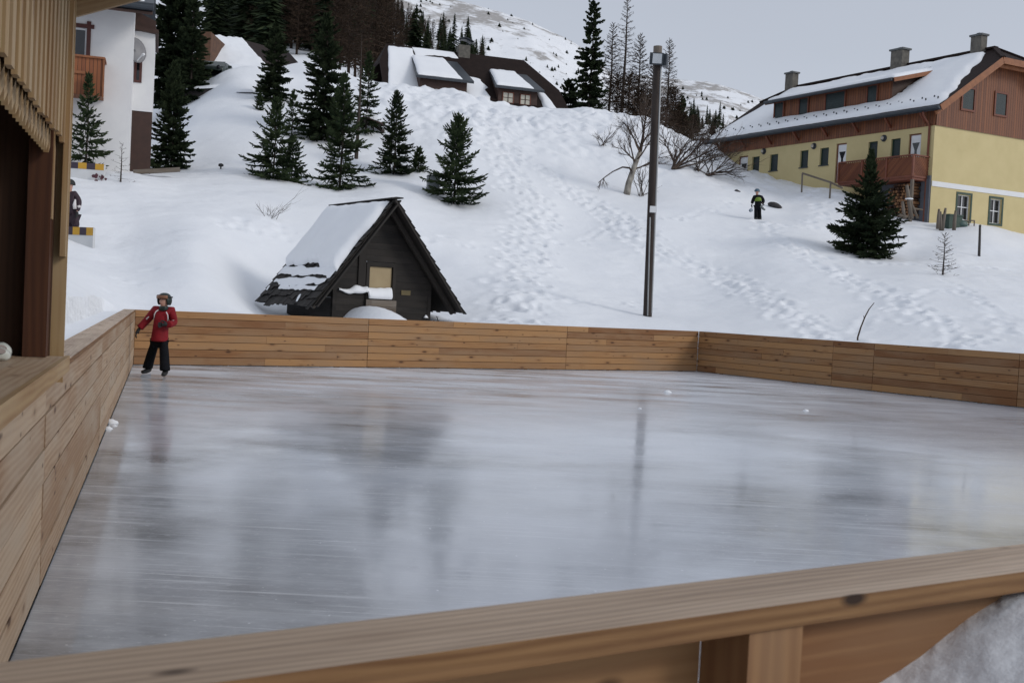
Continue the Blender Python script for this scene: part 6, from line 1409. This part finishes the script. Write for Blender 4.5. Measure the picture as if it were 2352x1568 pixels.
snowsheet('snow_cover', br_, bq(Q1+.25, fb-.2, zs_(fb-.2)+.03), bq(Q1+1.5, fb-.2, zs_(fb-.2)+.03), bq(Q1+.5, 2.9, zs_(2.9)+.03), bq(Q1+.0, 2.6, zs_(2.6)+.03), .25, 14, 20, .15, 65)
snowsheet('snow_cover', br_, bq(L1+.1, fb-.2, zs_(fb-.2)+.03), bq(Q0-.3, fb-.2, zs_(fb-.2)+.03), bq(Q0-.6, 2.2, zs_(2.2)+.03), bq(L1-.6, 2.0, zs_(2.0)+.03), .12, 18, 18, .35, 66, rag=(.3, 1, 1, .4))
c0_ = onplane(1064, 120, bq(0, .1, 0), rback); m = MB(); zt1 = P(1064, 106, c0_[1])[2]; m.obox(np.array([c0_[0], c0_[1], zt1-.9]), rdir*.40, rback*.33, Z*.9); ch = m.build('chimney', M_brick, bh)
m = MB(); rows = []
for b in (-.5, .5): rows.append([np.array([c0_[0], c0_[1], zt1])+rdir*.62*g+rback*b*.9+Z*(.28+.22*math.cos(g*1.5)-.10*(g < -.8)) for g in np.linspace(-1, 1, 12)])
m.grid(rows); s = m.build('chimney_cowl', M_gutter, ch, True).modifiers.new('thick', 'SOLIDIFY'); s.thickness = .05
m = MB()
for g in (-.3, .3):
    for b in (-.25, .25): q = np.array([c0_[0], c0_[1], zt1])+rdir*g+rback*b; m.tube([q, q+Z*.46], .02, 5)
m.build('cowl_post', M_gutter, ch)

# ------------------------------------------------------------------ snow laden roof, walls and car at the top left
ry = 84.0
A0, A1, A2, A3 = P(478, 118, ry), P(527, 80, ry+4), P(628, 176, ry+1), P(500, 196, ry-4)
t = thing('snowy_barn', P(545, 190, ry), 'barn with a smooth snow covered roof and dark verge at top left', 'barn')
Lr = [P(484, 86, ry+2), P(556, 94, ry+3), P(636, 180, ry-2), P(470, 205, ry-5)]
m = MB(); m.prism(Lr, np.array([0, 0, -.35])); r_ = m.build('roof', M_brown, t)
snowsheet('snow_cover', r_, Lr[3]+Z*.02, Lr[2]+Z*.02, Lr[1]+Z*.02, Lr[0]+Z*.02, .35, 24, 24, .2, 71)
m = MB(); m.prism([Lr[1]+Z*.1, Lr[2]+Z*.1, Lr[2]+np.array([2.4, 6, .4]), Lr[1]+np.array([2.4, 6, .6])], -Z*.3); m.build('verge', M_roofdark, t)
m = MB(); q = P(484, 150, ry-1); m.obox(q-Z*.2, (.5, 0, 0), (0, 2, 0), Z*2.2); m.build('gable_wall', plain('ochre_timber', (.13, .06, .03), (.06, .03, .018), 3, .8), t)
def block_wall(u0, u1, vt, vb, y, label, mat, dy=.5, tilt=0):
    a, b = P(u0, vt, y), P(u1, vt+tilt, y); zb = P((u0+u1)/2, vb, y)[2]-1; t = thing('retaining_wall', (a+b)/2, label, 'wall')
    m = MB(); d = nrm(b-a); m.prism([a, b, np.array([b[0], b[1], zb]), np.array([a[0], a[1], zb])], np.array([0, dy, 0])); bevel(m.build('wall_face', mat, t), .05, 2)
    snowsheet('snow_cap', t, a+np.array([-.1, -.1, .0]), b+np.array([.1, -.1, .0]), b+np.array([.1, dy, .05]), a+np.array([-.1, dy, .05]), .22, 20, 6, .1, int(u0)); return t
M_stone = plain('dark_stone', (.06, .05, .048), (.03, .026, .026), 2.5, .9, .5)
block_wall(425, 528, 207, 250, 61.5, 'long dark stone wall under a snow bank left of the spruces', M_stone, tilt=-6)
block_wall(548, 578, 213, 232, 60.0, 'short dark wall end under a snow slab beside the dense spruce', M_stone)
# car half buried
cy = 67.5; c0 = P(497, 178, cy); c0[2] = P(497, 143, cy)[2]-1.36
car = thing('parked_car', c0, 'dark green car half buried behind a snow heap at top left', 'car')
M_car = plain('dark_car_paint', (.022, .034, .03), (.018, .028, .025), 3, .3); cx_, cyv = np.array([1., 0, 0]), np.array([0, 1., 0])
def loft(name, secs, mat, par): m = MB(); m.grid(secs); o = m.build(name, mat, par, True); return o
prof = [(-2.0, .52, .86), (-1.95, .75, .90), (-1.0, .86, .93), (-.35, 1.32, .84), (.9, 1.36, .84), (1.6, .98, .88), (2.0, .92, .90), (2.05, .5, .86)]
rows = []
for (yy, zz2, hwid) in prof: rows.append([c0+cx_*x*hwid+cyv*yy+Z*zq for x, zq in ((-1, .25), (-1.02, .55), (-.99, min(zz2, .82)), (-.80, zz2-.06), (-.4, zz2), (.4, zz2), (.80, zz2-.06), (.99, min(zz2, .82)), (1.02, .55), (1, .25))])
loft('body', rows, M_car, car)
m = MB(); m.face([c0+cx_*x+cyv*y2+Z*zq for x, y2, zq in ((-.74, -1.0, .90), (.74, -1.0, .90), (.63, -.42, 1.29), (-.63, -.42, 1.29))]); s = m.build('windscreen', plain('car_glass', (.05, .065, .06), (.04, .05, .05), 3, .08), car).modifiers.new('thick', 'SOLIDIFY'); s.thickness = .03; s.offset = 1
for sx_ in (-1, 1):
    m = MB(); m.lathe(c0+cx_*.92*sx_-cyv*1.3+Z*.31, [(.1, -.1), (.31, -.09), (.31, .09), (.1, .1)], 14, cx_); w_ = m.build('wheel', M_black, car)
    m = MB(); m.lathe(c0+cx_*.92*sx_+cyv*1.3+Z*.31, [(.1, -.1), (.31, -.09), (.31, .09), (.1, .1)], 14, cx_); m.build('wheel', M_black, car)
    m = MB(); m.lathe(c0+cx_*.66*sx_-cyv*1.97+Z*.68, [(.13, -.03), (.12, .03), (.05, .05)], 10, -cyv); m.build('headlight', M_glass, car)
    m = MB(); m.obox(c0+cx_*1.0*sx_-cyv*.75+Z*.95, cx_*.10, cyv*.06, Z*.07); m.build('mirror', M_car, car)
heap(515, 196, .35, 1.0); heap(575, 186, .9, 2.0); heap(545, 205, .5, 1.2); heap(800, 172, .8, 2.0); heap(690, 168, .7, 2.2)

# ------------------------------------------------------------------ small things on the slope
p0 = hit(994, 441); t = thing('electric_cabinet', p0, 'grey cabinet box in the snow at the left foot of the open spruce', 'cabinet'); m = MB(); m.obox(p0+Z*.22, (.24, .05, 0), (-.05, .2, 0), Z*.42); bevel(m.build('cabinet_body', plain('grey_plastic', (.20, .22, .23), (.17, .19, .20), 2, .5), t), .02, 2); m = MB(); m.obox(p0+Z*.65, (.26, .05, 0), (-.05, .22, 0), Z*.02); m.build('cabinet_lid', M_gutter, t)
p0 = hit(858, 300); t = thing('bird_table', p0, 'small board on a thin post capped with snow right of the dark spruces', 'bird table'); q = P(858, 280, p0[1]); m = MB(); m.tube([p0-Z*.2, q], .04, 6); m.build('post', M_bark, t); m = MB(); m.obox(q+Z*.02, (.55, .1, -.16), (-.07, .4, 0), Z*.03); m.build('table_board', M_brown, t)
snowsheet('snow_cap', t, q+np.array([-.5, -.35, .18]), q+np.array([.45, -.3, -.08]), q+np.array([.4, .35, -.06]), q+np.array([-.5, .3, .18]), .38, 12, 8, .1, 77)
a, b = hit(836, 283), hit(880, 304); t = thing('fallen_log', (a+b)/2, 'snow capped fallen log below the small bird table', 'log'); m = MB(); m.tube([a+Z*.15, (a+b)/2+Z*.2, b+Z*.05], [.16, .14, .10], 8); m.build('log_body', M_bark, t, True); snowsheet('snow_cap', t, a+np.array([0, -.15, .26]), b+np.array([0, -.15, .12]), b+np.array([0, .2, .12]), a+np.array([0, .2, .26]), .12, 14, 6, .06, 78)
p0 = hit(1781, 475); t = thing('stone', p0, 'dark stone lying in the snow right of the snowboarder', 'stone'); m = MB(); rows = [[p0+np.array([.34*math.sin(th)*math.cos(f)*(1+.15*math.sin(3*f)), .3*math.sin(th)*math.sin(f), .16*math.cos(th)+.04-.10*math.cos(f)*math.sin(th)]) for f in np.linspace(0, 6.283, 15)] for th in np.linspace(0.05, 3.0, 9)]; m.grid(rows[::-1]); m.build('stone_body', plain('dark_rock', (.05, .045, .045), (.03, .028, .03), 5, .9, .4), t, True)
p0 = hit(1694, 440); t = thing('stone', p0, 'tiny dark stone in the snow above left of the snowboarder', 'stone'); m = MB(); rows = [[p0+np.array([.16*math.sin(th)*math.cos(f), .12*math.sin(th)*math.sin(f), .06*math.cos(th)+.02-.03*math.cos(f)]) for f in np.linspace(0, 6.283, 12)] for th in np.linspace(0.05, 3.0, 7)]; m.grid(rows[::-1]); m.build('stone_body', MATS['dark_rock'], t, True)

build_ground()
# ------------------------------------------------------------------ light
w = bpy.data.worlds.new('World'); scene.world = w; w.use_nodes = True; nt = w.node_tree; nt.nodes.clear()
out = nd(nt, 'ShaderNodeOutputWorld'); b1 = nd(nt, 'ShaderNodeBackground', Strength=.06); b2 = nd(nt, 'ShaderNodeBackground', Strength=1.0)
SUN_EL, SUN_AZ = rad(30), rad(112)              # azimuth clockwise from the viewing direction (+Y)
sky = nd(nt, 'ShaderNodeTexSky', sky_type='NISHITA', sun_disc=False, sun_elevation=SUN_EL, sun_rotation=SUN_AZ, altitude=1600, air_density=1.0, dust_density=2.5)
hs = nd(nt, 'ShaderNodeHueSaturation', Saturation=.35); nt.links.new(sky.outputs[0], hs.inputs['Color']); nt.links.new(hs.outputs[0], b1.inputs[0])
tc = nd(nt, 'ShaderNodeTexCoord'); sx = nd(nt, 'ShaderNodeSeparateXYZ'); nt.links.new(tc.outputs['Generated'], sx.inputs[0])
cr = nd(nt, 'ShaderNodeValToRGB'); e = cr.color_ramp.elements
e[0].position = 0.0; e[0].color = (.235, .255, .30, 1); e[1].position = 1.0; e[1].color = (.42, .45, .50, 1)
k = e.new(.32); k.color = (.265, .287, .335, 1)
n = noise(nt, coords(nt, 'Generated', (1.5, 1.5, 5)), 1.2, 4, .5)
f = math2(nt, 'ADD', sx.outputs[2], maprange(nt, n, .3, .7, -.10, .12)); nt.links.new(f, cr.inputs[0]); nt.links.new(cr.outputs[0], b2.inputs[0])
ad = nd(nt, 'ShaderNodeAddShader'); nt.links.new(b1.outputs[0], ad.inputs[0]); nt.links.new(b2.outputs[0], ad.inputs[1]); nt.links.new(ad.outputs[0], out.inputs[0])
sd = bpy.data.lights.new('sun', 'SUN'); sd.energy = .95; sd.angle = rad(16); sd.color = (1, .95, .88); so = bpy.data.objects.new('sun', sd); COL.objects.link(so)
dirv = Vector((math.sin(SUN_AZ)*math.cos(SUN_EL), math.cos(SUN_AZ)*math.cos(SUN_EL), math.sin(SUN_EL)))
so.rotation_euler = dirv.to_track_quat('Z', 'Y').to_euler()
scene.view_settings.view_transform = 'Standard'; scene.view_settings.look = 'None'; scene.view_settings.exposure = .13; scene.view_settings.gamma = 1
